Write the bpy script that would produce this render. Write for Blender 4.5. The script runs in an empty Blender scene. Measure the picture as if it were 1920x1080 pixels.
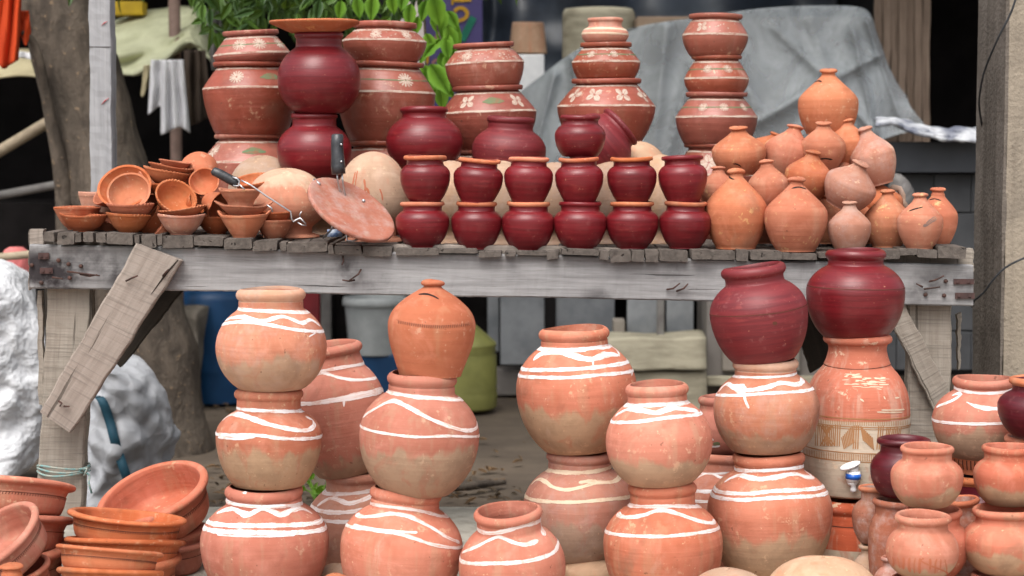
import bpy, math, random
import numpy as np
from mathutils import Vector, Matrix, Euler
random.seed(7); RNG = np.random.default_rng(7)
SC = bpy.context.scene
COL = SC.collection
F, HZ, EYE = 3600.0, 270.0, 1.11          # focal length (px of a 1920 frame), horizon row, eye height
PITCH = math.atan((540 - HZ) / F)
CAM = Vector((0, 0, EYE))
FWD = Vector((0, math.cos(PITCH), -math.sin(PITCH)))
UP = Vector((0, math.sin(PITCH), math.cos(PITCH)))
SLAB = 0.14                                # top of the concrete ledge the front pots stand on

def W(px, py, Y):
    d = FWD * F + Vector((1, 0, 0)) * (px - 960) + UP * (540 - py)
    return CAM + d * (Y / d.y)
def mpp(px, py, Y):
    return (W(px, py, Y) - CAM).dot(FWD) / F
def PXY(P):
    d = Vector(P) - CAM; k = F / d.dot(FWD)
    return 960 + d.x * k, 540 - d.dot(UP) * k
def lin(xs, ys, x): return float(np.interp(x, xs, ys))
# front edge of the table top, measured along the rail at Y = 4.5
EX = [55, 200, 400, 560, 640, 740, 1000, 1120, 1330, 1500, 1700, 1825]
EY = [433, 437, 443, 456, 459, 465, 472, 468, 468, 473, 468, 463]
EWX = [W(x, 460, 4.5).x for x in EX]; EWZ = [W(x, y, 4.5).z for x, y in zip(EX, EY)]
def ztop(X): return float(np.interp(X, EWX, EWZ))
def yT(px, Y):
    X = W(px, 450, Y).x
    return PXY((X, Y, ztop(X)))[1]
def yG(Y): return PXY((0, Y, SLAB))[1]

# ------------------------------------------------------------------ objects
def tag(o, label=None, cat=None, group=None, kind=None):
    if label: o['label'] = label
    if cat: o['category'] = cat
    if group: o['group'] = group
    if kind: o['kind'] = kind
    return o
def empty(name, label, cat, loc, rot=(0, 0, 0), group=None):
    o = bpy.data.objects.new(name, None); COL.objects.link(o)
    o.empty_display_size = .05
    o.location = loc; o.rotation_euler = rot
    return tag(o, label, cat, group)
def mesh(name, V, Fc, mats, parent=None, smooth=True, mi=None, normals=None, attrs=None, loc=None, rot=None):
    me = bpy.data.meshes.new(name)
    me.from_pydata([tuple(map(float, v)) for v in V], [], [tuple(map(int, f)) for f in Fc])
    for m in (mats if isinstance(mats, (list, tuple)) else [mats]): me.materials.append(m)
    if mi is not None: me.polygons.foreach_set('material_index', np.asarray(mi, dtype=np.int32))
    me.polygons.foreach_set('use_smooth', np.full(len(me.polygons), smooth))
    for k, a in (attrs or {}).items():
        a = np.asarray(a, dtype=np.float32)
        if a.ndim == 2:
            at = me.attributes.new(k, 'FLOAT_VECTOR', 'POINT'); at.data.foreach_set('vector', a.ravel())
        else:
            at = me.attributes.new(k, 'FLOAT', 'POINT'); at.data.foreach_set('value', a)
    me.update()
    if normals is not None: me.normals_split_custom_set_from_vertices([tuple(map(float, n)) for n in normals])
    o = bpy.data.objects.new(name, me); COL.objects.link(o)
    if parent is not None: o.parent = parent
    if loc is not None: o.location = loc
    if rot is not None: o.rotation_euler = rot
    return o

# ------------------------------------------------------------------ materials
class NT:
    def __init__(s, name):
        s.m = bpy.data.materials.new(name); s.m.use_nodes = True
        s.t = s.m.node_tree; s.n = s.t.nodes
        s.b = s.n['Principled BSDF']; s.out = s.n['Material Output']
    def nd(s, typ, **kw):
        n = s.n.new(typ)
        for k, v in kw.items():
            if k.startswith('_'): setattr(n, k[1:], v)
        for k, v in kw.items():
            if not k.startswith('_'): s.set(n.inputs[k.replace('__', ' ')], v)
        return n
    def set(s, sock, v):
        if isinstance(v, bpy.types.NodeSocket): s.t.links.new(v, sock)
        elif isinstance(v, tuple) and len(v) == 3 and sock.type == 'RGBA': sock.default_value = (*v, 1)
        else: sock.default_value = v
    def math(s, op, a, b=0.0, clamp=False):
        n = s.n.new('ShaderNodeMath'); n.operation = op; n.use_clamp = clamp
        s.set(n.inputs[0], a); s.set(n.inputs[1], b); return n.outputs[0]
    def mix(s, f, a, b, blend='MIX'):
        n = s.n.new('ShaderNodeMix'); n.data_type = 'RGBA'; n.blend_type = blend
        s.set(n.inputs[0], f); s.set(n.inputs[6], a); s.set(n.inputs[7], b); return n.outputs[2]
    def step(s, v, lo, hi):
        n = s.n.new('ShaderNodeMapRange'); n.clamp = True; n.interpolation_type = 'SMOOTHSTEP'
        s.set(n.inputs[0], v); n.inputs[1].default_value = lo; n.inputs[2].default_value = hi
        return n.outputs[0]
    def attr(s, name, out='Fac'):
        n = s.n.new('ShaderNodeAttribute'); n.attribute_name = name; return n.outputs[out]
    def scale(s, vec, sc):
        n = s.n.new('ShaderNodeVectorMath'); n.operation = 'MULTIPLY'
        s.set(n.inputs[0], vec); n.inputs[1].default_value = sc; return n.outputs[0]
    def noise(s, vec, sc, det=3, rough=.55, dist=0.0):
        n = s.n.new('ShaderNodeTexNoise'); s.set(n.inputs['Vector'], vec)
        n.inputs['Scale'].default_value = sc; n.inputs['Detail'].default_value = det
        n.inputs['Roughness'].default_value = rough; n.inputs['Distortion'].default_value = dist
        return n.outputs[0]
    def obj(s, rnd=True):
        v = s.n.new('ShaderNodeTexCoord').outputs['Object']
        if rnd:
            a = s.n.new('ShaderNodeVectorMath'); a.operation = 'ADD'
            c = s.math('MULTIPLY', s.attr('rnd'), 37.0)
            k = s.n.new('ShaderNodeCombineXYZ')
            for i in range(3): s.set(k.inputs[i], c)
            s.set(a.inputs[0], v); s.set(a.inputs[1], k.outputs[0]); v = a.outputs[0]
        return v
    def bump(s, h, strength, dist):
        n = s.n.new('ShaderNodeBump'); s.set(n.inputs['Height'], h)
        n.inputs['Strength'].default_value = strength; n.inputs['Distance'].default_value = dist
        s.t.links.new(n.outputs[0], s.b.inputs['Normal'])
    def hsv(s, col, v, sat=1.0, hue=.5):
        n = s.n.new('ShaderNodeHueSaturation'); s.set(n.inputs['Color'], col); s.set(n.inputs['Value'], v)
        s.set(n.inputs['Saturation'], sat); s.set(n.inputs['Hue'], hue); return n.outputs[0]
    def done(s, col, rough=.8, spec=.3):
        s.set(s.b.inputs['Base Color'], col); s.set(s.b.inputs['Roughness'], rough)
        s.b.inputs['Specular IOR Level'].default_value = spec
        return s.m

def clay(name, c1, c2, un, pale=(.62, .40, .26), scuff=.55, dust=0.0, rough=.8, drip=1.0, spec=.22, edge=.17):
    t = NT(name); v = t.obj()
    n1 = t.noise(v, 9, 4, .6); n2 = t.noise(v, 55, 6, .65)
    ring = t.noise(t.scale(v, (4, 4, 90)), 1, 3, .6)
    vert = t.noise(t.scale(v, (34, 34, 3.0)), 1, 3, .6)
    col = t.mix(t.step(n1, .36, .64), c1, c2)
    # vertical washes of slip that ran down the wall, and finger rings
    col = t.mix(t.math('MULTIPLY', t.step(vert, .5, .68), .38), col, un)
    col = t.mix(t.math('MULTIPLY', t.step(t.noise(v, 14, 6, .65, .8), .50, .70), .42), col, tuple(min(1, x * 1.18 + .05) for x in c1))
    col = t.mix(t.math('MULTIPLY', t.step(t.noise(v, 19, 5, .6, .5), .54, .72), .35), col, tuple(x * .62 for x in c2))
    col = t.hsv(col, t.math('ADD', .88, t.math('MULTIPLY', ring, .24)))
    sl = t.attr('slip')
    k = t.math('ADD', sl, t.math('MULTIPLY', t.math('SUBTRACT', vert, .5), 1.3 * drip))
    k = t.math('ADD', k, t.math('MULTIPLY', t.math('SUBTRACT', t.noise(v, 5.5, 3, .55, 1.0), .5), 1.9 * min(1, drip + .02)))
    unc = t.mix(t.step(t.noise(v, 22, 5, .6), .4, .66), un, tuple(x * .82 for x in un))
    unc = t.mix(t.math('MULTIPLY', t.step(t.noise(t.scale(v, (1, 1, .6)), 17, 4, .6, 1.2), .54, .68), .4), unc, c2)
    col = t.mix(t.step(k, -edge, edge), unc, col)
    sc = t.math('MULTIPLY', t.step(n2, .555, .65), t.step(t.noise(v, 16, 3), .50, .62))
    col = t.mix(t.math('MULTIPLY', sc, scuff), col, pale)
    col = t.mix(t.math('MULTIPLY', t.step(t.noise(v, 120, 2), .70, .74), .6), col, pale)
    col = t.mix(t.math('MULTIPLY', t.step(t.noise(v, 75, 2), .72, .76), .55), col, (.09, .045, .03))
    if dust > 0:
        col = t.mix(t.math('MULTIPLY', t.step(t.noise(v, 26, 6, .7), .42, .70), dust), col, (.46, .38, .35))
    r2 = t.math('FRACT', t.math('MULTIPLY', t.attr('rnd'), 7.31)); r3 = t.math('FRACT', t.math('MULTIPLY', t.attr('rnd'), 17.7))
    cloud = t.math('MULTIPLY', t.step(t.noise(v, 6.5, 4, .6, .6), .55, .70), t.math('MULTIPLY', t.step(r2, .35, .9), .5))
    col = t.mix(cloud, col, (.20, .125, .085))
    chalk = t.math('MULTIPLY', t.step(t.noise(t.scale(v, (1, 1, .55)), 13, 6, .7, .4), .56, .72), t.math('MULTIPLY', t.step(r3, .2, .9), .36))
    col = t.mix(chalk, col, (.56, .40, .32))
    col = t.hsv(col, t.math('ADD', .88, t.math('MULTIPLY', t.attr('rnd'), .24)), t.math('ADD', .94, t.math('MULTIPLY', r2, .14)),
                t.math('ADD', .496, t.math('MULTIPLY', r3, .006)))
    t.bump(t.math('ADD', t.math('MULTIPLY', ring, .8), t.math('MULTIPLY', n2, .5)), .5, .0030)
    return t.done(col, t.math('ADD', rough - .08, t.math('MULTIPLY', n2, .2)), spec)

def glaze(name, c1, c2, rough, dusty, spec=.45, worn=.35):
    t = NT(name); v = t.obj()
    ring = t.noise(t.scale(v, (7, 7, 120)), 1, 4, .65)
    n1 = t.noise(v, 11, 4, .6); n2 = t.noise(v, 60, 6, .65)
    brush = t.noise(t.scale(v, (16, 16, 60)), 1, 5, .6, .6)
    col = t.mix(t.step(ring, .35, .66), c1, c2)
    col = t.mix(t.math('MULTIPLY', t.step(brush, .58, .74), worn), col, (.30, .045, .04))
    col = t.mix(t.math('MULTIPLY', t.math('MULTIPLY', t.step(n2, .56, .68), t.step(n1, .46, .62)), dusty), col, (.40, .17, .16))
    col = t.mix(t.math('MULTIPLY', t.step(t.noise(v, 140, 2), .71, .75), .5), col, (.55, .26, .16))
    col = t.hsv(col, t.math('ADD', .86, t.math('MULTIPLY', t.attr('rnd'), .28)))
    t.bump(t.math('ADD', ring, t.math('MULTIPLY', n2, .3)), .32, .0022)
    return t.done(col, t.math('ADD', rough, t.math('MULTIPLY', n1, .22)), spec)

def wood(name, c1, c2, dark, saw=.5, stain=.0, bump=.5):
    t = NT(name); v = t.attr('wc', 'Vector')
    g = t.noise(t.scale(v, (3.5, 60, 60)), 1, 6, .65, .4)
    fine = t.noise(t.scale(v, (9, 260, 260)), 1, 4, .7, .2)
    g2 = t.noise(t.scale(v, (1.2, 14, 14)), 1, 4, .6, .8)
    sw = t.noise(t.scale(v, (210, 5, 5)), 1, 2, .5)
    b = t.noise(v, 3.5, 5, .6)
    col = t.mix(t.step(g, .34, .68), c1, c2)
    col = t.mix(t.math('MULTIPLY', t.step(g2, .52, .72), .55), col, dark)
    col = t.mix(t.math('MULTIPLY', t.step(b, .52, .72), .45), col, tuple(x * .55 for x in c1))
    col = t.mix(t.math('MULTIPLY', t.step(sw, .55, .68), saw * .5), col, tuple(x * .45 for x in c1))
    col = t.mix(t.math('MULTIPLY', t.step(fine, .54, .72), .5), col, dark)
    crack = t.step(t.noise(t.scale(v, (2.2, 75, 75)), 1, 2, .5, .3), .68, .72)
    col = t.mix(t.math('MULTIPLY', crack, .75), col, tuple(x * .4 for x in dark))
    if stain:
        col = t.mix(t.math('MULTIPLY', t.attr('stain'), t.step(t.noise(v, 9, 5, .65), .34, .62)), col, (.035, .03, .032))
    t.bump(t.math('SUBTRACT', t.math('ADD', g, t.math('MULTIPLY', sw, saw)), t.math('MULTIPLY', crack, 2.0)), bump, .003)
    return t.done(col, .88, .2)

def plain(name, c1, c2=None, sc=12, rough=.7, spec=.3, metal=0.0, bump=0.0, stretch=(1, 1, 1), det=5):
    t = NT(name); v = t.obj(False)
    c2 = c2 or tuple(x * .72 for x in c1)
    n = t.noise(t.scale(v, stretch), sc, det, .6)
    col = t.mix(t.step(n, .36, .66), c1, c2)
    t.b.inputs['Metallic'].default_value = metal
    if bump: t.bump(n, bump, .01)
    return t.done(col, rough, spec)

def paint(name, c, c2, amt):
    t = NT(name); v = t.attr('uvw', 'Vector')
    n = t.noise(t.scale(v, (.02, .9, 1)), 1, 4, .65)
    n2 = t.noise(v, .06, 4, .6)
    k = t.math('MULTIPLY', t.math('ADD', t.step(n, .45, .66), t.math('MULTIPLY', t.step(n2, .50, .68), .6)), amt, True)
    return t.done(t.mix(k, c, c2), .75, .25)

M = {}
M['salmon'] = clay('salmon_clay', (.49, .184, .122), (.42, .143, .089), (.415, .265, .17))
M['salmon_pale'] = clay('pale_salmon_clay', (.50, .218, .140), (.42, .165, .104), (.43, .275, .185), dust=.22)
M['orange'] = clay('orange_clay', (.445, .148, .070), (.385, .118, .052), (.42, .21, .11), scuff=.45)
M['orange_deep'] = clay('deep_orange_clay', (.40, .130, .062), (.34, .102, .047), (.40, .20, .11), scuff=.4)
M['gullak'] = clay('money_pot_clay', (.455, .170, .094), (.375, .125, .066), (.43, .24, .15), pale=(.60, .36, .17), scuff=.85)
M['gullak_pale'] = clay('dusty_money_pot_clay', (.43, .195, .125), (.37, .15, .092), (.42, .26, .18), dust=.3, scuff=.8)
M['redslip'] = clay('red_slip_clay', (.48, .135, .075), (.43, .12, .066), (.52, .43, .33), pale=(.62, .47, .33), scuff=.9, drip=.0, edge=.02)
M['handi'] = clay('painted_red_brown_clay', (.305, .083, .053), (.24, .064, .040), (.25, .105, .066), scuff=.5, rough=.36, spec=.5)
M['beige'] = clay('unslipped_beige_clay', (.45, .305, .21), (.39, .25, .165), (.48, .20, .12), pale=(.6, .45, .3), drip=1.3, edge=.25)
M['beige_grey'] = clay('greyish_beige_clay', (.40, .26, .18), (.36, .23, .15), (.40, .285, .205), dust=.35)
M['dusty'] = clay('dusty_brown_clay', (.36, .135, .08), (.30, .11, .065), (.28, .18, .12), dust=.6)
M['rimpale'] = clay('pale_dusty_rim_clay', (.58, .37, .27), (.50, .27, .18), (.5, .3, .2), dust=.3)
M['burg'] = glaze('burgundy_slip', (.165, .0098, .0145), (.115, .0068, .0100), .25, .14)
M['burg_dull'] = glaze('worn_burgundy_slip', (.19, .019, .0235), (.13, .0115, .0155), .40, .40, worn=.55)
M['burg_dark'] = glaze('dark_burgundy_slip', (.095, .006, .013), (.07, .005, .010), .30, .3, worn=.2)
M['rimclay'] = clay('bare_orange_rim_clay', (.56, .195, .10), (.47, .15, .075), (.5, .26, .15), scuff=.2)
M['white'] = paint('white_paint', (.77, .755, .76), (.62, .40, .33), 1.0)
M['thinwhite'] = paint('thin_pinkish_white_paint', (.74, .66, .64), (.60, .36, .28), .9)
M['cream'] = paint('cream_paint', (.66, .54, .40), (.50, .30, .20), .6)
M['greypaint'] = paint('chalky_pattern_paint', (.47, .385, .315), (.27, .095, .065), .9)
M['green'] = paint('green_paint', (.11, .17, .09), (.25, .09, .05), .7)
M['brownline'] = paint('brown_incised_line', (.36, .17, .07), (.45, .26, .14), .4)
M['groove'] = paint('dark_groove', (.10, .035, .022), (.16, .05, .03), .4)
M['slot'] = paint('slot_dark', (.012, .007, .006), (.02, .01, .008), .4)
M['slipdrip'] = paint('red_slip_drip', (.42, .125, .065), (.40, .2, .12), .35)
M['smudge'] = paint('grey_smudge', (.15, .115, .11), (.40, .17, .09), .9)
M['rail'] = wood('weathered_grey_wood', (.34, .335, .335), (.22, .215, .215), (.125, .118, .115), saw=.15, stain=1)
M['leg'] = wood('sawn_brown_grey_wood', (.30, .265, .225), (.245, .21, .175), (.17, .142, .115), saw=.9)
M['brace'] = wood('brown_grey_brace_wood', (.31, .265, .23), (.25, .21, .18), (.17, .14, .115), saw=.8)
M['plank'] = wood('dark_plank_wood', (.135, .115, .10), (.085, .072, .063), (.03, .025, .022), saw=.3, bump=1.0)
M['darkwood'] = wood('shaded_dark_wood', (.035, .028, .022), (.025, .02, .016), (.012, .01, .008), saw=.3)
M['postwood'] = wood('painted_grey_post_wood', (.33, .33, .34), (.265, .265, .275), (.20, .195, .195), saw=.05)
M['slats'] = wood('old_brown_boards', (.20, .15, .115), (.14, .10, .075), (.06, .042, .03), saw=.2)
M['nail'] = plain('rusty_iron', (.055, .035, .03), (.10, .05, .04), 60, .75, .3, .3)
M['rust'] = plain('rusted_strap', (.085, .048, .044), (.06, .038, .036), 40, .85, .2)
# ------------------------------------------------------------------ lathe pots
def se_curve(r1, z1, r2, z2, zm, rm, p, n, incl=True):
    """superellipse wall between (r1,z1) and the widest ring (rm,zm)"""
    b = abs(z1 - zm) / max(1e-6, (1 - min(.9999, r1 / rm) ** p)) ** (1 / p)
    a0 = 1.0 - 0.0
    out = []
    for i in range(n + 1):
        s = i / n
        s = math.sin(s * math.pi / 2)
        z = z1 + (zm - z1) * s
        out.append((rm * max(0, 1 - (abs(z - zm) / b) ** p) ** (1 / p), z))
    return out
def matka(H, rhw, nhw, mhw, bhw, rh, hn, hm, pl=2.0, pu=2.0, th=6.5, nb=None):
    """round pot; hn, hm = distance of neck foot and of widest ring below the rim top"""
    nb = nb or nhw
    zn, zm = H - hn, H - hm
    P = [(.4, 0, 'body'), (bhw * .6, 0, 'body'), (bhw * .92, .3, 'body')]
    P += [(r, z, 'body') for r, z in se_curve(bhw, 2, mhw, zm, zm, mhw, pl, 15)]
    P += [(r, z, 'body') for r, z in se_curve(nb + 2, zn, mhw, zm, zm, mhw, pu, 14)[::-1][1:]]
    P += [(nb + .6, zn + 2, 'neck'), (nb, zn + 5, 'neck')]
    zt = H - rh
    for k in (.35, .7, 1): P.append((nb + (nhw - nb) * k, zn + 5 + (zt - 1 - zn - 5) * k, 'neck'))
    for a in (-62, -35, -8, 18, 45, 70, 90):
        P.append((rhw - rh * .5 + rh * .5 * math.cos(math.radians(a)), zt + rh * .5 + rh * .5 * math.sin(math.radians(a)), 'rim'))
    P += [(nhw - th * .6, H - rh * .25, 'rim'), (nhw - th, H - rh * .8, 'in'), (nb - th, zn, 'in')]
    P += [(r, z, 'in') for r, z in se_curve(nb - th + 2, zn - 2, mhw - th, zm, zm, mhw - th, pu, 6)[1:]]
    P += [(r, z, 'in') for r, z in se_curve(bhw * .85, 9, mhw - th, zm, zm, mhw - th, pl, 6)[::-1][1:]]
    P.append((.4, 8, 'in'))
    return P
def crspline(pts, n=4):
    P = np.array(pts, float); out = []
    for i in range(len(P) - 1):
        p0, p1, p2, p3 = P[max(i - 1, 0)], P[i], P[i + 1], P[min(i + 2, len(P) - 1)]
        for k in range(n):
            t = k / n
            out.append(.5 * ((2 * p1) + (-p0 + p2) * t + (2 * p0 - 5 * p1 + 4 * p2 - p3) * t * t + (-p0 + 3 * p1 - 3 * p2 + p3) * t ** 3))
    out.append(P[-1]); return np.array(out)
def gullak(R, H, bw=.62, hm=.47, kn=.27, cone=True):
    """closed money pot with a knob; kn = knob half width / R"""
    w = lambda h: (h / .5 * hm) if h < .5 else hm + (h - .5) / .5 * (1 - hm)
    kn = kn / 1.1; k = lambda f: bw + (1 - bw) * f
    A = crspline([(bw, 0), (k(.06), .03), (k(.46), .18), (k(.84), .34), (1.0, .51), (.97, .60), (.90, .668), (.79, .73), (.59, .81), (.41, .865), (.30, .896), (kn * .97, .92), (kn * .88, .937)], 4)
    if cone:
        A = crspline([(bw, 0), (k(.04), .03), (k(.30), .10), (k(.68), .235), (k(.93), .37), (1.0, .5), (.965, .585), (.80, .675), (.57, .765), (.37, .842), (kn * 1.02, .892), (kn * .9, .915), (kn * .88, .937)], 4)
    P = [(.4, 0, 'body'), (R * bw * .7, 0, 'body')] + [(r * R, w(h) * H, 'body') for r, h in A]
    K = crspline([(kn * .84, .937), (kn * 1.1, .947), (kn * 1.2, .963), (kn * 1.1, .985), (kn * .7, .998), (.01, 1.0)], 3)
    return P + [(max(.3, r * R), w(h) * H, 'knob') for r, h in K]
def smallpot(R, H, lip=.82, foot=.58):
    A = crspline([(foot, 0), (foot + .01, .035), (.79, .17), (.955, .38), (1.0, .55), (.985, .66), (.87, .755), (.755, .80)], 4)
    P = [(.4, 0, 'body'), (R * foot * .7, 0, 'body')] + [(r * R, h * H, 'body') for r, h in A]
    P += [(.735 * R, .82 * H, 'neck'), (.728 * R, .86 * H, 'neck'), (.735 * R, .905 * H, 'neck')]
    P += [(r * R, h * H, 'rim') for r, h in ((lip - .03, .918), (lip, .93), (lip + .005, .96), (lip - .005, .985), (lip - .04, 1.0), (.72, .995))]
    P += [(r * R, h * H, 'in') for r, h in ((.66, .96), (.65, .82), (.85, .68), (.92, .56), (.8, .33), (.6, .08), (.02, .06))]
    return P
def handi(H, rhw, chw, bhw, rh, hs, hc, lipflare=1.0):
    """cooking pot with a sharp shoulder; hs = foot of the rim, hc = shoulder edge below the top"""
    zc, zs = H - hc, H - hs
    P = [(.4, 0, 'body'), (bhw * .9, 0, 'body')]
    P += [(r, z, 'body') for r, z in se_curve(bhw, 1, chw, zc - 2, zc - 2, chw - .5, 1.6, 12)]
    P += [(chw, zc, 'body'), (chw - .6, zc + 1.6, 'body')]
    n2 = rhw * .87
    for k in np.linspace(.08, 1, 8): P.append((chw - (chw - n2) * k, zc + 2 + (zs - zc - 2) * k + math.sin(k * math.pi) * 1.6, 'body'))
    P += [(n2 - .6, zs + 1.5, 'rim'), (n2 + .5, H - rh - .5, 'rim'), (rhw * .97, H - rh, 'rim'), (rhw, H - rh * .7, 'rim'),
          (rhw, H - rh * .25, 'rim'), (rhw * .985, H, 'rim'), (n2 - 4, H - 1, 'rim'), (n2 - 6, zs, 'in'), (chw - 7, zc, 'in'), (bhw * .8, 8, 'in'), (.4, 7, 'in')]
    return P
def bowl(R, H, foot=.44, th=.085, belly=1.0):
    A = crspline([(foot, 0), (foot + .01, .05), (.66, .27), (.85, .60), (.955, .84), (.99, .89), (1.0, .95)], 4)
    P = [(.4, 0, 'body'), (R * foot * .8, 0, 'body')] + [(r * R, h * H, 'body') for r, h in A]
    P += [(r * R, h * H, 'rim') for r, h in ((1.005, .985), (.985, 1.0), (1 - th, .985))]
    B = crspline([(1 - th, .985), (.87, .80), (.70, .42), (.45, .20), (.02, .15)], 4)[1:]
    return P + [(r * R, h * H, 'in') for r, h in B]
def pan(R, H):
    A = [(.72, 0), (.79, .02), (.835, .12), (.865, .3), (.88, .5), (.885, .6), (.875, .62), (.885, .65), (.90, .74), (.92, .79)]
    P = [(.4, 0, 'body')] + [(r * R, h * H, 'body') for r, h in A]
    P += [(r * R, h * H, 'rim') for r, h in ((.965, .805), (.99, .835), (1.0, .875), (1.0, .92), (.985, .965), (.95, .995), (.91, 1.0), (.875, .985), (.86, .95))]
    P += [(r * R, h * H, 'in') for r, h in ((.85, .85), (.84, .55), (.82, .3), (.78, .17), (.7, .125), (.35, .115), (.005, .11))]
    return P
def dome(R, H, top=.42):
    """a pot standing on its mouth: the round bottom shows as a dome"""
    P = [(R * .80, 0, 'body'), (R * .80, H * .03, 'body'), (R * .62, H * .06, 'body'), (R * .62, H * .14, 'body')]
    zm = H * .50
    P += [(r, z, 'body') for r, z in se_curve(R * .66, H * .17, R, zm, zm, R, 2.2, 8)]
    b = H - zm
    for i in range(1, 15):
        a = i / 14 * math.pi / 2
        P.append((max(.4, R * math.cos(a) ** .96), zm + b * math.sin(a), 'body'))
    return P

WB = []; WZ = [0, 0]
def wobf(t, q, H):
    s = 1.0
    for k, a, p, c in WB: s = s + a * np.cos(k * t + p + c * q / H)
    return s
STK = {'h': 10, 'o': 9, 'w': 1, 'c': 2, 'k': 3, 'g': 4, 'b': 5, 'd': 6, 's': 7, 'm': 8}
STM = ['white', 'cream', 'greypaint', 'green', 'brownline', 'groove', 'slot', 'smudge', 'slipdrip', 'thinwhite']

def lathe(name, label, cat, prof, pos, Y, mat, group=None, ctr=False, tilt=0, lean=0, dip=None, strokes=(), seg=None,
          wob=.0085, deform=None, parts=('rim',), rimmat=None, single=False, rnd=None):
    x, y = pos
    if y == 'T': y = yT(x, Y)
    if y == 'G': y = yG(Y)
    m = mpp(x, y, Y); P0 = W(x, y, Y)
    r = np.array([p[0] for p in prof], float); z = np.array([p[1] for p in prof], float); tg = [p[2] for p in prof]
    H = z.max(); rmax = r.max()
    rot = (math.radians(lean), math.radians(tilt), 0)
    if ctr: P0 = P0 - Euler(rot).to_matrix() @ Vector((0, 0, H * m / 2))
    seg = seg or (84 if rmax > 75 else 60 if rmax > 45 else 48)
    fr = Vector((-P0.x, -P0.y, 0)).normalized(); rt = Vector((-fr.y, fr.x, 0))
    rs = random.random() if rnd is None else rnd
    ph = np.arange(seg) / seg * 2 * math.pi + math.pi
    w = np.zeros((len(r), seg)); WB.clear()
    for k, a in ((1, .5), (2, 1.0), (3, .5), (5, .2)):
        p = random.uniform(0, 6.28); q = random.uniform(-.6, .6); WB.append((k, a * wob, p, q))
        w += a * wob * np.cos(k * ph[None, :] + p + q * (z / H)[:, None])
    rr = r[:, None] * (1 + w)
    pz, pr = random.uniform(0, 6.28), random.uniform(0, 6.28)
    WZ[:] = [wob * 1.6 * rmax, pz]
    zz = z[:, None] + (wob * 1.6 * rmax) * ((z / H) ** 4)[:, None] * np.cos(2 * ph + pz)[None, :]
    if deform is not None: rr, zz = deform(rr, zz, ph, z / H, tg)
    D = np.array([[fr.x, fr.y], [rt.x, rt.y]])
    cx = np.cos(ph)[:, None] * D[0] + np.sin(ph)[:, None] * D[1]
    V = np.empty((len(r), seg, 3))
    V[:, :, 0] = rr * cx[None, :, 0]; V[:, :, 1] = rr * cx[None, :, 1]; V[:, :, 2] = zz
    V *= m
    ds = np.gradient(V, axis=0); dp = np.roll(V, -1, 1) - np.roll(V, 1, 1)
    Nn = np.cross(dp, ds); ln = np.linalg.norm(Nn, axis=2, keepdims=True); Nn = Nn / np.maximum(ln, 1e-12)
    im = int(np.argmax(r)); flip = (Nn[im] * np.dstack([cx[:, 0], cx[:, 1], 0 * ph])[0]).sum() < 0
    if flip: Nn = -Nn
    slip = np.full(len(r), 5.0) if dip is None else (z / H - dip) * 4
    slip = np.where(np.array([t == 'in' for t in tg]), 5.0, slip)
    n = len(r)
    groups = {}
    for i in range(n - 1):
        t = tg[i + 1]; t = t if (t in parts and not single) else 'body'
        groups.setdefault(t, []).append(i)
    if single:
        root = None
    else:
        root = empty(name, label, cat, P0, rot, group)
    jn = (np.arange(seg) + 1) % seg
    res = {}
    oi = next((i for i, t in enumerate(tg) if t == 'in'), n)
    ozr, orr = z[:oi], r[:oi]
    order = np.argsort(ozr, kind='stable')
    for t, rows in groups.items():
        used = sorted({i for i in rows} | {i + 1 for i in rows}); mp = {u: k for k, u in enumerate(used)}
        VV = V[used].reshape(-1, 3); NN = Nn[used].reshape(-1, 3)
        Fc = []
        for i in rows:
            a, b = mp[i] * seg, mp[i + 1] * seg
            q = np.stack([a + np.arange(seg), a + jn, b + jn, b + np.arange(seg)], 1)
            if flip: pass
            Fc.append(q)
        Fc = np.concatenate(Fc)
        # winding must agree with the normals
        q = Fc[len(Fc) // 2]; fn = np.cross(VV[q[1]] - VV[q[0]], VV[q[3]] - VV[q[0]])
        if np.dot(fn, NN[q[0]]) < 0: Fc = Fc[:, ::-1]
        sl = np.repeat(slip[used], seg); rn = np.full(len(VV), rs); uvw = np.zeros((len(VV), 3)); mi = np.zeros(len(Fc), int)
        mats = [mat]
        if t == 'rim' and rimmat is not None: mats = [rimmat]
        if t == 'body' and strokes:
            mats = [mat] + [M[k] for k in STM]
            for s in strokes:
                if s[2].find('S') >= 0: continue
                sv, sn, sf, su = ribbon(s, (x, y), tilt, lean, ozr, orr, order, m, fr, rt, rmax, H)
                Fc = np.concatenate([Fc, sf + len(VV)]); VV = np.concatenate([VV, sv]); NN = np.concatenate([NN, sn])
                sl = np.concatenate([sl, np.full(len(sv), 5.)]); rn = np.concatenate([rn, np.full(len(sv), rs)])
                uvw = np.concatenate([uvw, su]); mi = np.concatenate([mi, np.full(len(sf), STK[s[2][0]])])
        at = {'slip': sl, 'rnd': rn}
        if len(mats) > 1: at['uvw'] = uvw
        nm = name if single else t
        o = mesh(nm, VV, Fc, mats, root, True, mi, NN, at)
        if single:
            o.location = P0; o.rotation_euler = rot; tag(o, label, cat, group); root = o
        res[t] = o
    for s in strokes:
        if s[2].find('S') >= 0:
            sv, sn, sf, su = ribbon(s, (x, y), tilt, lean, ozr, orr, order, m, fr, rt, rmax, H)
            mesh('coin_slot', sv, sf, M['slot'], root, True, None, sn, {'uvw': su, 'rnd': np.full(len(sv), rs)})  # dark ribbon on the surface stands for the slot's shaded inside
    return root

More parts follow.
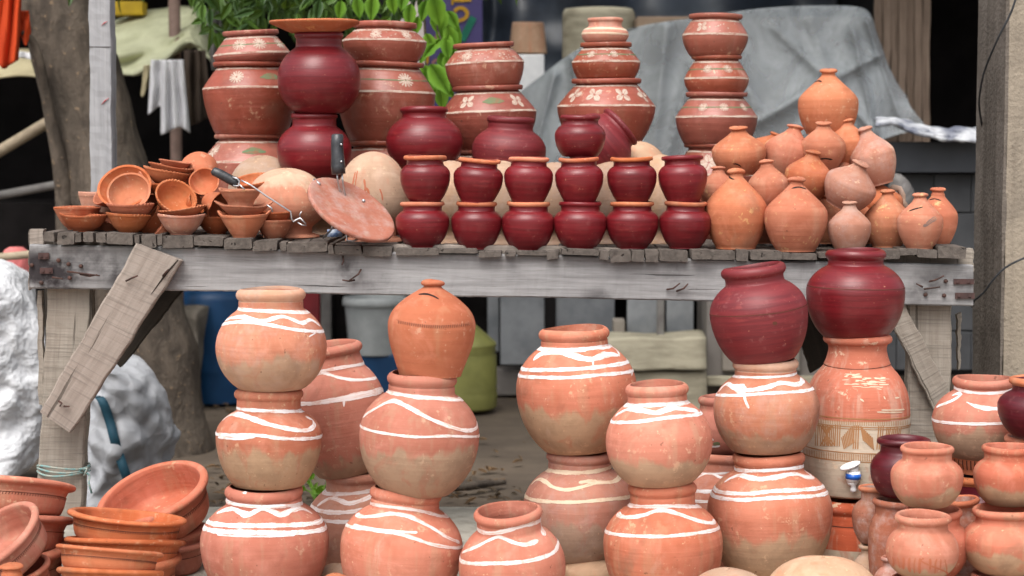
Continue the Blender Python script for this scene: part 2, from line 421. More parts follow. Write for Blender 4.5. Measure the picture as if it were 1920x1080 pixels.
def ribbon(s, pos, tilt, lean, ozr, orr, order, m, fr, rt, rmax, H):
    pts, w, fl = s[0], s[1], s[2]
    zz, rr = ozr[order], orr[order]
    R = lambda q: max(2.0, float(np.interp(q, zz, rr)))
    T = []
    if 'z' in fl:
        T = [(math.radians(a), h * H) for a, h in pts]
    else:
        a = math.radians(tilt); le = math.radians(lean)
        for px, py in pts:
            dx, dz = px - pos[0], pos[1] - py
            d0 = dx * math.cos(a) - dz * math.sin(a); z0 = dx * math.sin(a) + dz * math.cos(a)
            e = math.atan((py - HZ) / F) + le; q, th = z0, 0
            for _ in range(8):
                rq = R(q); th = math.asin(max(-.995, min(.995, d0 / rq)))
                q = .5 * q + .5 * (z0 + rq * math.cos(th) * math.sin(e)) / math.cos(e)
            T.append((th, min(max(q, 1), H - .5)))
    if 'r' in fl:
        (t0, q0), (t1, q1) = T[0], T[-1]
        gap = 2 * math.pi - (t1 - t0)
        T += [(t1 + gap * k / 6, q1 + (q0 - q1) * k / 6) for k in range(1, 7)]
    if len(T) > 2 and 'l' not in fl: A = crspline(T, 10)
    else: A = np.array([np.array(T[0]) + (np.array(T[-1]) - np.array(T[0])) * k / 10 for k in range(11)]) if len(T) == 2 else np.array(T)
    n = len(A); rad = np.array([R(q) for q in A[:, 1]])
    X = np.cumsum(np.concatenate([[0], np.diff(A[:, 0]) * .5 * (rad[1:] + rad[:-1])])); Zq = A[:, 1]
    L = np.concatenate([[0], np.cumsum(np.hypot(np.diff(X), np.diff(Zq)))])
    if L[-1] > 3:                      # resample evenly
        k = max(4, int(L[-1] / 3)); s2 = np.linspace(0, L[-1], k)
        th = np.interp(s2, L, A[:, 0]); q = np.interp(s2, L, Zq); L = s2
    else: th, q = A[:, 0], Zq
    n = len(th); rad = np.array([R(v) for v in q])
    dx = np.gradient(th) * rad; dz = np.gradient(q); l = np.maximum(np.hypot(dx, dz), 1e-6); dx, dz = dx / l, dz / l
    u = L / max(L[-1], 1e-6)
    if 't' in fl: hw = w * .5 * np.sin(np.pi * np.clip(u, .03, .97)) ** .75
    elif 'r' in fl: hw = np.full(n, w * .44)
    elif 'l' in fl: hw = np.full(n, w * .5)
    else: hw = w * .44 * np.minimum(1, .45 + np.minimum(L, L[-1] - L) / max(w, 1))
    p1, p2, p3 = RNG.uniform(0, 6.28, 3)
    if 'l' not in fl: hw = hw * (1 + .13 * np.sin(L * .11 + p1) + .08 * np.sin(L * .31 + p2) + .06 * np.sin(L * .8 + p3))
    sv, sn, su = [], [], []
    for c, off in ((-1, .10), (-.6, .34), (0, .42), (.6, .34), (1, .10)):
        t2 = th + (-dz) * hw * c / rad; q2 = np.clip(q + dx * hw * c, .5, H - .2)
        r2 = np.array([R(v) for v in q2]); sl = np.array([(R(v + .8) - R(v - .8)) / 1.6 for v in q2])
        nl = np.hypot(1, sl); nr, nz = 1 / nl, -sl / nl
        rr2 = r2 * 1.004 * wobf(t2, q2, H) + off * nr; zz2 = q2 + off * nz + WZ[0] * (q2 / H) ** 4 * np.cos(2 * t2 + WZ[1])
        D = np.cos(t2)[:, None] * np.array([fr.x, fr.y]) + np.sin(t2)[:, None] * np.array([rt.x, rt.y])
        sv.append(np.column_stack([rr2[:, None] * D, zz2]) * m)
        sn.append(np.column_stack([nr[:, None] * D, nz])); su.append(np.column_stack([L, hw * c, np.full(n, p1)]))
    Fq = []
    for c in range(4):
        a = c * n + np.arange(n - 1); b = (c + 1) * n + np.arange(n - 1)
        Fq.append(np.stack([a, a + 1, b + 1, b], 1))
    return np.concatenate(sv), np.concatenate(sn), np.concatenate(Fq), np.concatenate(su)

def petals(cx, cz, H, R, s, n=5, rot=20, fl='k'):
    """flower of leaf shapes in (degrees, height) space"""
    out = []
    for k in range(n):
        a = math.radians(rot + 360 / n * k); dx, dz = math.cos(a) * s, math.sin(a) * s * .8
        for side in (-1, 1):
            ox, oz = -math.sin(a) * s * .19 * side, math.cos(a) * s * .19 * side * .8
            out.append(([(cx + math.degrees((dx * .12 + ox * .3) / R), cz + (dz * .12 + oz * .3) / H),
                         (cx + math.degrees((dx * .62 + ox) / R), cz + (dz * .62 + oz) / H),
                         (cx + math.degrees((dx * 1.05) / R), cz + dz * 1.05 / H)], s * .33, fl + 'zt'))
    return out
def daisy(cx, cz, H, R, s, n=14, fl='k'):
    return [([(cx + math.degrees(math.cos(a) * s * .14 / R), cz + math.sin(a) * s * .12 / H),
              (cx + math.degrees(math.cos(a) * s / R), cz + math.sin(a) * s * .85 / H)], s * .19, fl + 'zl')
            for a in [2 * math.pi * k / n for k in range(n)]]
def zring(h, w, fl='k'):
    return ([(-175 + 350 * k / 14, h + random.uniform(-.004, .004)) for k in range(15)], w, fl + 'zr')
# ------------------------------------------------------------------ front row: stacked water pots
GB = 'big round water pots stacked on the ledge'
def mp(label, cx, yt, yb, Y, dims, mat, strokes=(), tilt=0, lean=0, dip=None, group=GB, name='water_pot', cat='water pot', th=6.5, pl=2.0, pu=2.0, nb=None, thin=False, **kw):
    if thin: strokes = [(p, w * .92, f.replace('w', 'h')) for p, w, f in strokes]
    """dims = rim hw, rim height, neck hw, neck foot y, widest hw, widest y, base hw (photo pixels)"""
    if yb == 'G': yb = yG(Y)
    elif yb == 'T': yb = yT(cx, Y)
    elif name == 'water_pot' and label.find('carries the water') < 0: yb += 5 + abs(tilt) * .5
    rhw, rh, nhw, yn, mhw, ym, bhw = dims
    dipf = None if dip is None else (yb - dip) / (yb - yt)
    P = matka(yb - yt, rhw, nhw, mhw, bhw, rh, yn - yt, ym - yt, pl, pu, th, nb)
    return lathe(name, label, cat, P, (cx, yb), Y, M[mat], group, False, tilt + random.uniform(-.6, .6), lean + random.uniform(-.8, .8), dipf, strokes, parts=('neck', 'rim'), **kw)
def dm(label, cx, yt, R, Y, mat='beige', yb='G', dip=None, strokes=(), H=None, group='upturned pots under the stacks', lean=0, tilt=0):
    if yb == 'G': yb = yG(Y)
    if yb == 'T': yb = yT(cx, Y)
    return lathe('upturned_pot', label, 'upturned pot', dome(R, H or (yb - yt)), (cx, yb), Y, M[mat], group, False, tilt, lean, dip, strokes, single=True)

# stack of three at the left
mp('pale pot with two wavy white lines, topmost of the left three-pot stack', 510, 540, 724, 4.0, (65, 23, 60, 579, 103, 650, 62), 'salmon_pale', dip=672, rimmat=M['rimpale'], strokes=[
    ([(447, 577), (512, 584), (576, 585)], 7, 'wr'), ([(420, 600), (440, 595), (459, 594), (478, 599), (497, 602), (515, 597), (532, 594), (550, 600), (566, 606), (582, 600), (599, 611)], 7, 'w'),
    ([(415, 607), (456, 603), (491, 607), (523, 613), (564, 620), (605, 622)], 6.5, 'wr'), ([(578, 632), (592, 624), (600, 620)], 3, 'w')])
mp('pot with a slanting white swoosh, middle of the left three-pot stack', 504, 727, 905, 4.0, (64, 20, 59, 769, 98, 815, 66), 'salmon', dip=838, strokes=[
    ([(444, 764), (505, 771), (565, 770)], 7, 'wr'), ([(418, 788), (430, 779), (444, 775), (463, 781), (482, 788), (520, 800), (561, 808), (578, 807), (588, 798), (584, 788), (573, 783)], 8, 'w'),
    ([(408, 812), (476, 816), (523, 822), (564, 824), (598, 821)], 7, 'wr'), ([(412, 818), (450, 822), (480, 819)], 5, 'w')])
mp('big pot with a zigzag white wave, bottom of the left three-pot stack', 498, 908, 'G', 4.0, (72.5, 24, 70, 945, 119, 1012, 62), 'salmon', strokes=[
    ([(428, 940), (500, 950), (572, 946)], 7, 'wr'), ([(412, 960), (426, 956), (441, 954), (455, 960), (468, 965), (483, 958), (497, 954), (513, 960), (529, 966), (545, 959), (561, 954), (573, 959), (585, 966)], 9, 'w'),
    ([(391, 977), (494, 986), (601, 981)], 8, 'wr'), ([(385, 988), (462, 998), (535, 1001), (608, 995)], 9, 'wr'), ([(412, 1001), (482, 1006), (553, 1006)], 3, 'w'), ([(463, 914), (463, 930)], 15, 'w')])
# leaning pot behind, between the first two stacks
mp('darker leaning pot with sagging white lines, wedged behind the two left stacks', 650, 641, 878, 4.29, (64, 20, 57, 690, 92, 765, 54), 'salmon', thin=True, tilt=-8, lean=2, pl=2.1, dip=860, nb=62, strokes=[
    ([(600, 698), (646, 690), (687, 681), (718, 675)], 7, 'wr'), ([(580, 714), (606, 700), (642, 710), (673, 714), (704, 710), (731, 704)], 6.5, 'w'),
    ([(580, 758), (620, 753), (669, 742), (720, 729)], 9, 'w'), ([(578, 757), (647, 751), (722, 732)], 8, 'wr'), ([(648, 750), (648, 764)], 5, 'w'), ([(718, 684), (733, 689)], 4, 'w')])
mp('dim striped pot carrying the leaning pot, half hidden between the two left stacks', 668, 879, 'G', 4.3, (60, 19, 54, 917, 92, 980, 58), 'salmon_pale', thin=True, tilt=0, strokes=[
    ([(612, 925), (652, 926), (716, 915)], 8, 'wr'), ([(597, 948), (612, 938), (625, 934), (640, 939), (655, 944), (675, 940), (698, 930)], 8, 'w'), ([(592, 954), (628, 961), (700, 955)], 9, 'wr'), ([(594, 972), (646, 979), (710, 972)], 8, 'wr')])
# third stack: money pot on two water pots
lathe('money_pot', 'large orange closed money pot with a stitched line, topping the second stack from left', 'money pot', gullak(81.5, 179, .71, .5, .25, False),
      (806, 703), 3.98, M['orange'], 'closed money pots', False, 2, 0, None,
      [([(786, 551), (800, 551), (812, 555), (823, 561)], 3.2, 'sS'), ([(744, 598), (800, 609), (882, 606)], 1.1, 'o')] +
      [([(748 + i * 3.4, 600 + math.sin(i / 38 * 3.1) * 7 + i * .13), (749 + i * 3.4, 606 + math.sin(i / 38 * 3.1) * 7 + i * .13)], 1.5, 'dl') for i in range(39)], parts=('knob',), wob=.008)
mp('pot with one big white loop sweeping to the right, under the orange money pot', 782, 697, 918, 3.98, (66, 23, 62.5, 735, 113, 815, 62), 'salmon', thin=True, tilt=3, dip=828, strokes=[
    ([(722, 732), (749, 738), (780, 744), (824, 748), (866, 749)], 8, 'wr'), ([(679, 781), (704, 766), (736, 751), (768, 764), (815, 790), (856, 805), (880, 808), (895, 801), (900, 791)], 8, 'w'),
    ([(676, 797), (724, 812), (783, 819), (841, 818), (900, 818)], 6, 'wr')])
mp('tilted pot with a long drooping white wave, bottom of the second stack from left', 742, 911, 1140, 3.98, (67.5, 22, 64, 949, 114, 1020, 62), 'salmon', thin=True, tilt=5, strokes=[
    ([(695, 943), (753, 954), (797, 961), (838, 970)], 7, 'wr'), ([(660, 962), (681, 969), (710, 967), (736, 964), (768, 970), (803, 988), (838, 1010), (859, 1019)], 7.5, 'w'),
    ([(643, 983), (695, 993), (739, 1000), (774, 1010), (812, 1023), (861, 1028)], 7, 'wr'), ([(666, 983), (710, 993), (780, 999)], 5, 'w')])
mp('small single open-mouthed pot with a hooked white wave, leaning at the front centre', 968, 946, 'G', 3.9, (64, 19, 59, 987, 99, 1056, 60), 'salmon', thin=True, tilt=-4, lean=6, dip=1082, strokes=[
    ([(897, 992), (922, 1000), (957, 994), (986, 986), (1015, 976)], 9, 'wr'), ([(1015, 976), (1022, 990), (1018, 1005)], 8, 'w'),
    ([(870, 1037), (898, 1025), (918, 1014), (936, 1007), (950, 1011), (963, 1017), (986, 1022), (1009, 1014)], 7, 'w'), ([(868, 1053), (916, 1057), (962, 1056), (1003, 1050), (1038, 1036), (1056, 1019)], 8, 'wr')])
# fourth stack
mp('large pot with double white bands and a looping wave, behind the row centre', 1085, 613, 838, 4.2, (66, 22, 62, 647, 112, 727, 64), 'salmon', tilt=-2, dip=762, strokes=[
    ([(1017, 655), (1050, 657), (1082, 656), (1115, 651), (1144, 647)], 8, 'wr'), ([(1002, 676), (1015, 666), (1029, 661), (1053, 661), (1082, 669), (1108, 673), (1135, 664), (1156, 664)], 10, 'w'),
    ([(1003, 676), (1008, 666), (1020, 660)], 5, 'w'), ([(1146, 648), (1160, 656), (1158, 667)], 5, 'w'), ([(982, 693), (1034, 694), (1092, 691), (1140, 685), (1180, 677)], 7.5, 'wr'), ([(979, 706), (1015, 708), (1068, 708), (1128, 702), (1187, 694)], 7, 'wr'),
    ([(1111, 672), (1111, 684)], 4, 'w'), ([(1183, 692), (1181, 704)], 4, 'w')])
mp('shaded pot with cream coloured lines, supporting the large pot behind the centre', 1088, 844, 1047, 4.2, (63, 20, 59, 880, 105, 945, 60), 'salmon_pale', dip=975, strokes=[
    ([(1026, 882), (1091, 886), (1132, 880), (1155, 874)], 8, 'cr'), ([(998, 910), (1006, 902), (1015, 900), (1026, 906), (1038, 914), (1062, 919), (1088, 914), (1117, 905), (1149, 903), (1173, 891)], 6, 'c'),
    ([(1085, 905), (1105, 902), (1120, 903)], 6, 'c'), ([(1000, 938), (1073, 942), (1132, 937), (1180, 931)], 7, 'cr')])
# fifth stack
mp('rippled-line pot with tan lower half, upper of the front pair right of centre', 1238, 717, 899, 3.98, (60, 21, 56, 753, 100.5, 826, 62), 'salmon', tilt=-2, dip=853, strokes=[
    ([(1174, 760), (1235, 759), (1288, 752)], 8, 'wr'), ([(1154, 780), (1170, 771), (1183, 767), (1209, 771), (1231, 774), (1259, 765), (1288, 767), (1307, 769)], 8.5, 'w'), ([(1146, 792), (1188, 792), (1259, 782), (1318, 773)], 6.5, 'wr')])
mp('bright pot with one peaked white wave, lower of the front pair right of centre', 1245, 902, 'G', 3.98, (65, 22, 61, 944, 112.5, 1015, 64), 'salmon', thin=True, tilt=-1, strokes=[
    ([(1169, 948), (1248, 950), (1321, 949)], 8, 'wr'), ([(1153, 964), (1165, 970), (1180, 971), (1207, 967), (1225, 960), (1242, 957), (1260, 961), (1278, 967), (1312, 978), (1335, 980), (1348, 974)], 8, 'w'), ([(1134, 998), (1190, 1006), (1248, 1006), (1307, 999), (1354, 988)], 7, 'wr')])
# sixth stack with a burgundy pot on top
mp('plum red pot tilting left on a stack in front of the table rail', 1434, 496, 668, 4.12, (61.5, 21, 55, 530, 92, 583, 58), 'burg_dull', tilt=-8, strokes=[
    ([(1337, 592), (1420, 589), (1470, 582), (1516, 568)], 1.6, 'dr'), ([(1448, 604), (1456, 604)], 8, 'd')])
mp('sandy orange pot with a white splash, between the plum and the biggest pot', 1438, 672, 839, 4.12, (61, 20, 57, 703, 98, 764, 66), 'salmon_pale', tilt=-1, dip=802, rimmat=M['rimpale'], strokes=[
    ([(1373, 706), (1420, 708), (1460, 705), (1494, 698)], 5, 'wr'), ([(1348, 736), (1363, 721), (1387, 731), (1407, 732), (1437, 726), (1463, 717), (1493, 719), (1510, 708)], 8, 'w'), ([(1374, 724), (1404, 734)], 14, 'wt'),
    ([(1396, 735), (1398, 750), (1405, 766)], 5, 'w'), ([(1343, 742), (1387, 742), (1453, 736), (1523, 727)], 6, 'wr')])
mp('biggest pot with two close white bands, bottom of the stack under the plum pot', 1444, 845, 1082, 4.12, (67.5, 22, 64, 880, 116, 955, 60), 'salmon', tilt=-1, dip=985, strokes=[
    ([(1379, 882), (1446, 882), (1506, 873)], 7, 'wr'), ([(1358, 906), (1372, 897), (1389, 892), (1405, 896), (1424, 899), (1440, 897), (1458, 894), (1474, 890), (1490, 889), (1508, 894), (1525, 893)], 8, 'w'), ([(1514, 880), (1526, 888), (1520, 896)], 6, 'w'),
    ([(1345, 924), (1399, 927), (1462, 920), (1546, 910)], 7, 'wr'), ([(1340, 934), (1389, 939), (1462, 933), (1552, 921)], 7, 'wr')])
# seventh: burgundy pot on the water dispenser
mp('dark wine red pot standing straight on the tall dispenser with a tap', 1603, 467, 628, 4.29, (56, 20, 51, 497, 91, 547, 58), 'burg', strokes=[([(1517, 537), (1600, 543), (1694, 539)], 1.4, 'dr')], pl=2.1)
dsp = []
def dl(p, w, f='b'): dsp.append((p, w, f))
dl([(1512, 776), (1600, 786), (1700, 778)], 2.2, 'br'); dl([(1510, 791), (1600, 801), (1702, 793)], 2, 'br'); dl([(1510, 794), (1600, 805), (1702, 796)], 1.5, 'br')
dl([(1509, 838), (1600, 850), (1702, 842)], 2, 'br'); dl([(1509, 854), (1600, 866), (1702, 858)], 2.2, 'br')
for i in range(58):
    xx = 1513 + i * 3.2; c = 8 * math.sqrt(max(0, 1 - ((xx - 1604) / 99) ** 2)) + (xx - 1510) * .012
    dl([(xx, 780 + c), (xx, 789 + c)], 1.3, 'bl'); dl([(xx, 841 + c * 1.2), (xx, 853 + c * 1.2)], 1.5, 'bl')
for xx in (1531, 1535, 1567, 1571, 1575): dl([(xx, 797), (xx - 1, 838)], 2.2, 'bl')
for i in range(8): dl([(1537 + i * 3.6, 799 + (i % 2) * 2), (1541 + i * 3.4, 838)], 2.2, 'bl'); dl([(1562 - i * 3.3, 799), (1539 + i * 3.6, 838 - (i % 2) * 3)], 2.0, 'bl')
for i in range(8):
    dl([(1578 + i * 2.6, 821 - i * 3.1), (1583 + i * 2.5, 843 - i * 1.8)], 2.3, 'bl'); dl([(1612 + i * 2.9, 799 + i * 2.9), (1617 + i * 2.6, 826 + i * 2.4)], 2.3, 'bl')
for xx in (1600, 1604, 1608): dl([(xx, 798), (xx - 1, 842)], 2.3, 'bl')
for xx in (1644, 1648, 1652): dl([(xx, 797), (xx - 3, 842)], 2.3, 'bl')
for i in range(9): dl([(1656 + i * 3.2, 826 - (i % 3) * 4), (1659 + i * 3.2, 799 + (i % 2) * 3)], 2.4, 'bl')
dsp += [([(1542, 683), (1601, 693), (1662, 684)], 1.6, 'dr')]
for k in range(46):
    xx = random.uniform(1576, 1648); yy = 700 + 24 * random.random() + (xx - 1576) * .08; dsp.append(([(xx, yy), (xx + random.uniform(5, 20), yy + random.uniform(-1, 1.5))], random.uniform(1.0, 2.6), 'c'))
for q in ((1648, 768, 1690, 766), (1640, 772, 1686, 771), (1610, 748, 1617, 753), (1652, 742, 1655, 748), (1672, 745, 1680, 744)): dsp.append(([(q[0], q[1]), (q[2], q[3])], 3, 'c'))
dP = [(.4, 0, 'body'), (84, 0, 'body'), (88, 3, 'body')]
dP += [(r, 921 - y, 'body') for r, y in crspline([(88.5, 917), (93, 898), (97, 870), (98.5, 840), (98.5, 805), (98.3, 778), (97, 752), (91, 727), (80, 705), (68, 690), (62.5, 683)], 5)]
dP += [(r, 921 - y, 'neck') for r, y in crspline([(62, 681), (57, 668), (54, 655), (54, 648), (56, 642)], 3)]
dP += [(64 - 8.5 + 8.5 * math.cos(math.radians(a)), 921 - 633.5 + 8.5 * math.sin(math.radians(a)), 'rim') for a in (-70, -40, -10, 20, 50, 75, 90)]
dP += [(49, 921 - 627, 'rim'), (47, 921 - 640, 'in'), (60, 921 - 690, 'in'), (90, 921 - 760, 'in'), (88, 921 - 880, 'in'), (.4, 921 - 905, 'in')]
DSP = lathe('water_dispenser', 'tall red and cream clay water dispenser with scratched patterns and a small tap', 'water dispenser', dP, (1604, 921), 4.29, M['redslip'], dip=(921 - 777) / 295, strokes=dsp, parts=('neck', 'rim'), wob=.003)
mp('wide red pot with peeling paint that carries the water dispenser', 1600, 925, 'G', 4.29, (92, 26, 86, 975, 99, 1030, 70), 'redslip', dip=1012, strokes=[([(1508, 977), (1600, 990), (1690, 980)], 2, 'dr')], nb=88)
# pair behind the sixth stack
mp('pot with a green patch, upper of the pair hidden behind the biggest pot', 1356, 742, 842, 4.41, (48, 16, 44, 768, 66, 800, 48), 'salmon', strokes=[
    ([(1295, 822), (1318, 815), (1338, 826)], 4, 'w'), ([(1296, 832), (1330, 838), (1350, 836)], 5, 'w'), ([(1338, 834), (1350, 832)], 14, 'g')])
mp('dim pot with thin white stripes, lower of the pair hidden behind the biggest pot', 1362, 845, 'G', 4.38, (62, 18, 57, 882, 78, 935, 52), 'salmon_pale', strokes=[
    ([(1305, 887), (1340, 890), (1378, 886)], 4, 'wr'), ([(1296, 906), (1318, 892), (1335, 890), (1352, 897), (1372, 893)], 4, 'w'), ([(1288, 920), (1330, 923), (1375, 919)], 7, 'wr'), ([(1286, 938), (1330, 942), (1375, 937)], 6, 'wr')])
# right edge
mp('half-striped pot with brown lower half, standing on a fluted collar at the right edge', 1842, 706, 853, 4.15, (58, 18, 54, 733, 94, 787, 60), 'salmon', dip=800, strokes=[
    ([(1790, 730), (1840, 737), (1890, 731)], 6, 'wr'), ([(1757, 766), (1780, 756), (1799, 744), (1797, 739), (1786, 743)], 7, 'w'), ([(1812, 755), (1843, 765), (1885, 764)], 7, 'wt'), ([(1753, 792), (1813, 796), (1890, 791)], 6, 'wr')])
colr = [(50, 0), (52, 8), (58, 20), (62, 30), (63, 34), (60, 35), (50, 33)]
lathe('pot_collar', 'short orange fluted clay collar under the half-striped pot at the right edge', 'pot collar', [(r, z, 'body') for r, z in crspline(colr, 3)], (1842, 884), 4.15, M['orange'], strokes=[
    ([(1785 + i * 7.2, 860 + 6 * math.sin((i + 1) / 17 * 3.14)), (1787 + i * 7, 878 + 5 * math.sin((i + 1) / 17 * 3.14))], 2.4, 'dl') for i in range(17)], single=True)
mp('dark wine red pot with orange rim lip, directly under the fluted collar', 1836, 888, 'G', 4.15, (52, 16, 47, 925, 72, 985, 48), 'burg_dark', rimmat=M['rimclay'])
# ------------------------------------------------------------------ small pots, lower right corner
GS = 'small pots in the lower right corner'
def kp(label, cx, yt, yb, Y, dims, mat, **kw):
    return mp(label, cx, yt, yb, Y, dims, mat, group=GS, name='small_pot', cat='small pot', th=5, **kw)
ns = lambda n, box, w=2: [([(x0 := random.uniform(box[0], box[2]), y0 := random.uniform(box[1], box[3])), (x0 + random.uniform(-6, 6), y0 + random.uniform(-3, 3))], random.uniform(1, 3) * w / 2, 'c') for _ in range(n)]
kp('small orange wide-mouthed pot with buff lower third, in front of the wine red small pot', 1737, 834, 947, 3.82, (49.5, 13, 45, 862, 66.5, 890, 42), 'salmon', dip=915, pl=2.1)
kp('small orange pot below the wide-mouthed one, mostly hidden behind the drip-streaked pot', 1748, 951, 1076, 3.86, (53, 14, 48, 982, 68, 1012, 44), 'salmon')
kp('small orange pot with red drips running over its buff base', 1728, 962, 1078, 3.72, (53, 15, 46, 992, 68, 1030, 43), 'salmon', dip=1046, pl=2.1, strokes=[([(1676 + i * 9.5 + random.uniform(-3, 3), 1047), (1677 + i * 9.4, 1056), (1678 + i * 9.3 + random.uniform(-2, 2), 1062 + random.uniform(0, 18))], random.uniform(3, 6), 'o') for i in range(11)])
kp('orange rimmed pot under the drip-streaked small pot at the bottom edge', 1726, 1081, 'G', 3.72, (58, 14, 52, 1110, 72, 1145, 46), 'salmon')
kp('small orange pot cut by the right edge, upper one of the rightmost stack', 1891, 834, 945, 3.85, (51, 14, 46, 862, 66, 888, 42), 'salmon', dip=912, pl=2.1)
kp('small orange pot with a chalky buff base, lower one of the rightmost stack', 1884, 950, 1072, 3.82, (62, 15, 55, 978, 80, 1012, 50), 'salmon', dip=1028, pl=2.1)
kp('orange rimmed pot beneath the rightmost stack at the bottom edge', 1884, 1075, 'G', 3.82, (64, 14, 58, 1105, 80, 1130, 50), 'salmon')
kp('wine red small pot with an orange inner lip, behind the wide-mouthed orange pot', 1693, 820, 930, 4.0, (50, 12, 43, 848, 61, 878, 42), 'burg_dark', rimmat=None)
kp('smoky terracotta pot under the wine red small pot', 1680, 933, 'G', 4.0, (48, 13, 42, 966, 54, 1006, 38), 'dusty')
kp('slim smoky brown jar with orange lip, below the tap of the water dispenser', 1634, 910, 1018, 4.08, (27, 9, 21, 938, 37, 965, 22), 'dusty', rimmat=M['rimclay'])
kp('grey dusty little pot under the slim smoky jar', 1628, 1020, 'G', 4.06, (20, 8, 15, 1040, 33, 1075, 22), 'beige_grey')
kp('grey dusty little pot next to the drip-streaked small pot at the bottom edge', 1672, 1042, 'G', 3.9, (22, 8, 17, 1062, 36, 1095, 24), 'dusty')
kp('dusty dark pot with tilted orange lip, in the gap between the two small orange stacks', 1816, 930, 'G', 3.98, (35, 12, 31, 962, 45, 1000, 34), 'dusty', tilt=-5, rimmat=M['rimclay'])
mp('burgundy pot with orange lip cut by the right edge of the photo', 1944, 706, 818, 3.95, (53, 14, 46, 732, 73, 760, 46), 'burg_dark', rimmat=M['rimclay'], name='small_pot', cat='small pot', group=GS)
mp('orange rimmed pot under the burgundy pot at the right edge', 1946, 815, 'G', 3.98, (70, 14, 62, 850, 70, 930, 50), 'dusty', rimmat=M['rimclay'], name='small_pot', cat='small pot', group=GS)
# upturned pots along the bottom edge
dm('beige upturned pot under the shaded cream-lined pot at bottom centre', 1107, 1036, 66, 4.17)
dm('large beige upturned pot at the bottom edge below the water dispenser', 1542, 1042, 108, 3.74)
dm('beige upturned pot at the bottom edge below the bright peaked-wave pot', 1367, 1065, 84, 3.74)
dm('orange tinted upturned pot at the bottom edge between the two left stacks', 629, 1074, 42, 3.85, 'orange')
dm('grey beige upturned pot showing behind the gap of the two left stacks', 633, 1056, 40, 4.08, 'beige_grey')
dm('beige upturned pot in the shadow under the biggest pot', 1425, 1070, 78, 4.1)
# ------------------------------------------------------------------ pans at lower left
GP = 'wide clay pans stacked at the lower left'
def pn(label, pos, Y, R, H, mat, tilt=0, lean=0, ctr=False, st=True):
    s = [([(-175 + 350 * k / 10, .575) for k in range(11)], 1.4, 'dzr')]
    if st: s += [([(a, .50), (a + .6, .56)], 1.5, 'dzl') for a in np.arange(-80, 80, 2.6)]
    return lathe('clay_pan', label, 'clay pan', pan(R, H), pos, Y, M[mat], GP, ctr, tilt, lean, None, s, wob=.006)
pn('large pale pan with a thick rim, upper one at the left edge', (-8, 966), 4.1, 142, 64, 'salmon', 2, -15)
pn('large reddish pan under the upper pan at the left edge', (-10, 1034), 4.1, 141, 68, 'salmon', 2, -13, st=False)
pn('lowest large pan at the left edge, carrying two other pans', (-10, 'G'), 4.1, 140, 92, 'salmon', st=False)
pn('big pan tipped steeply toward the viewer, at the very left edge', (4, 1030), 3.86, 98, 66, 'salmon', -31, 22, True)
pn('small pan under the steeply tipped pan at the left edge', (35, 1122), 3.88, 76, 58, 'salmon', -14, 10, False, False)
pn('large round pan tilted to show its red inside, in front of the white bag', (296, 951), 4.3, 110, 74, 'salmon', -17, 19, True)
pn('pan under the large tilted pan, next to the three-pot stack', (298, 1056), 4.32, 96, 62, 'salmon', -6, 0, False, False)
pn('lowest pan behind the orange pan stack, next to the three-pot stack', (300, 'G'), 4.32, 92, 60, 'salmon', 0, 0, False, False)
pn('orange pan with stitched band, uppermost of the central pan stack', (234, 1014), 4.06, 111.5, 50, 'orange', 6, -6)
pn('plain orange pan under the uppermost stitched pan', (232, 1067), 4.06, 112, 58, 'orange', 2, -11, False, False)
pn('rusty orange pan at the bottom of the upper pan stack, mostly hidden', (232, 'G'), 4.06, 108, 80, 'orange', 0, 0, False, False)
pn('orange pan with a nicked rim in front of the stitched pan', (202, 1072), 3.78, 100.5, 43, 'orange', 5, -14)
pn('orange pan at the bottom edge under the nicked-rim pan', (204, 1122), 3.78, 100, 55, 'orange', 2, -13, False, False)
lathe('money_pot', 'orange knob of a closed money pot peeking in at the bottom left corner', 'money pot', gullak(56, 145, .62, .47, .36), (24, 1200), 3.66, M['orange'], 'closed money pots', parts=('knob',))
# ------------------------------------------------------------------ tap on the dispenser
def box(cx, cy, cz, sx, sy, sz):
    V = [(cx + a * sx / 2, cy + b * sy / 2, cz + c * sz / 2) for a in (-1, 1) for b in (-1, 1) for c in (-1, 1)]
    return V, [(0, 1, 3, 2), (4, 6, 7, 5), (0, 4, 5, 1), (2, 3, 7, 6), (0, 2, 6, 4), (1, 5, 7, 3)]
def tube(pts, rad, n=10, cap=True):
    """round bar through points; rad scalar or list"""
    P = np.array([tuple(p) for p in pts], float); k = len(P); rad = np.full(k, rad) if np.isscalar(rad) else np.array(rad)
    T = np.gradient(P, axis=0); T /= np.linalg.norm(T, axis=1, keepdims=True)
    u = np.cross(T[0], (0.13, .31, .94)); u /= np.linalg.norm(u); V = []
    for i in range(k):
        u = u - T[i] * np.dot(u, T[i]); u /= np.linalg.norm(u); v = np.cross(T[i], u)
        for j in range(n):
            a = 2 * math.pi * j / n; V.append(P[i] + (u * math.cos(a) + v * math.sin(a)) * rad[i])
    Fc = [(i * n + j, i * n + (j + 1) % n, (i + 1) * n + (j + 1) % n, (i + 1) * n + j) for i in range(k - 1) for j in range(n)]
    if cap: Fc += [tuple(range(n))[::-1], tuple((k - 1) * n + j for j in range(n))]
    return V, Fc
def join(*parts):
    V, Fc = [], []
    for v, f in parts:
        b = len(V); V += [tuple(p) for p in v]; Fc += [tuple(i + b for i in q) for q in f]
    return V, Fc
M['wplastic'] = plain('white_plastic', (.80, .80, .80), (.74, .74, .75), 30, .3, .5)
M['bplastic'] = plain('blue_plastic', (.02, .13, .55), (.015, .11, .48), 30, .3, .5)
m4 = mpp(1600, 890, 4.18); tz = W(1604, 921, 4.29)
tp = lambda px, py, Y=4.165: W(px, py, Y) - tz
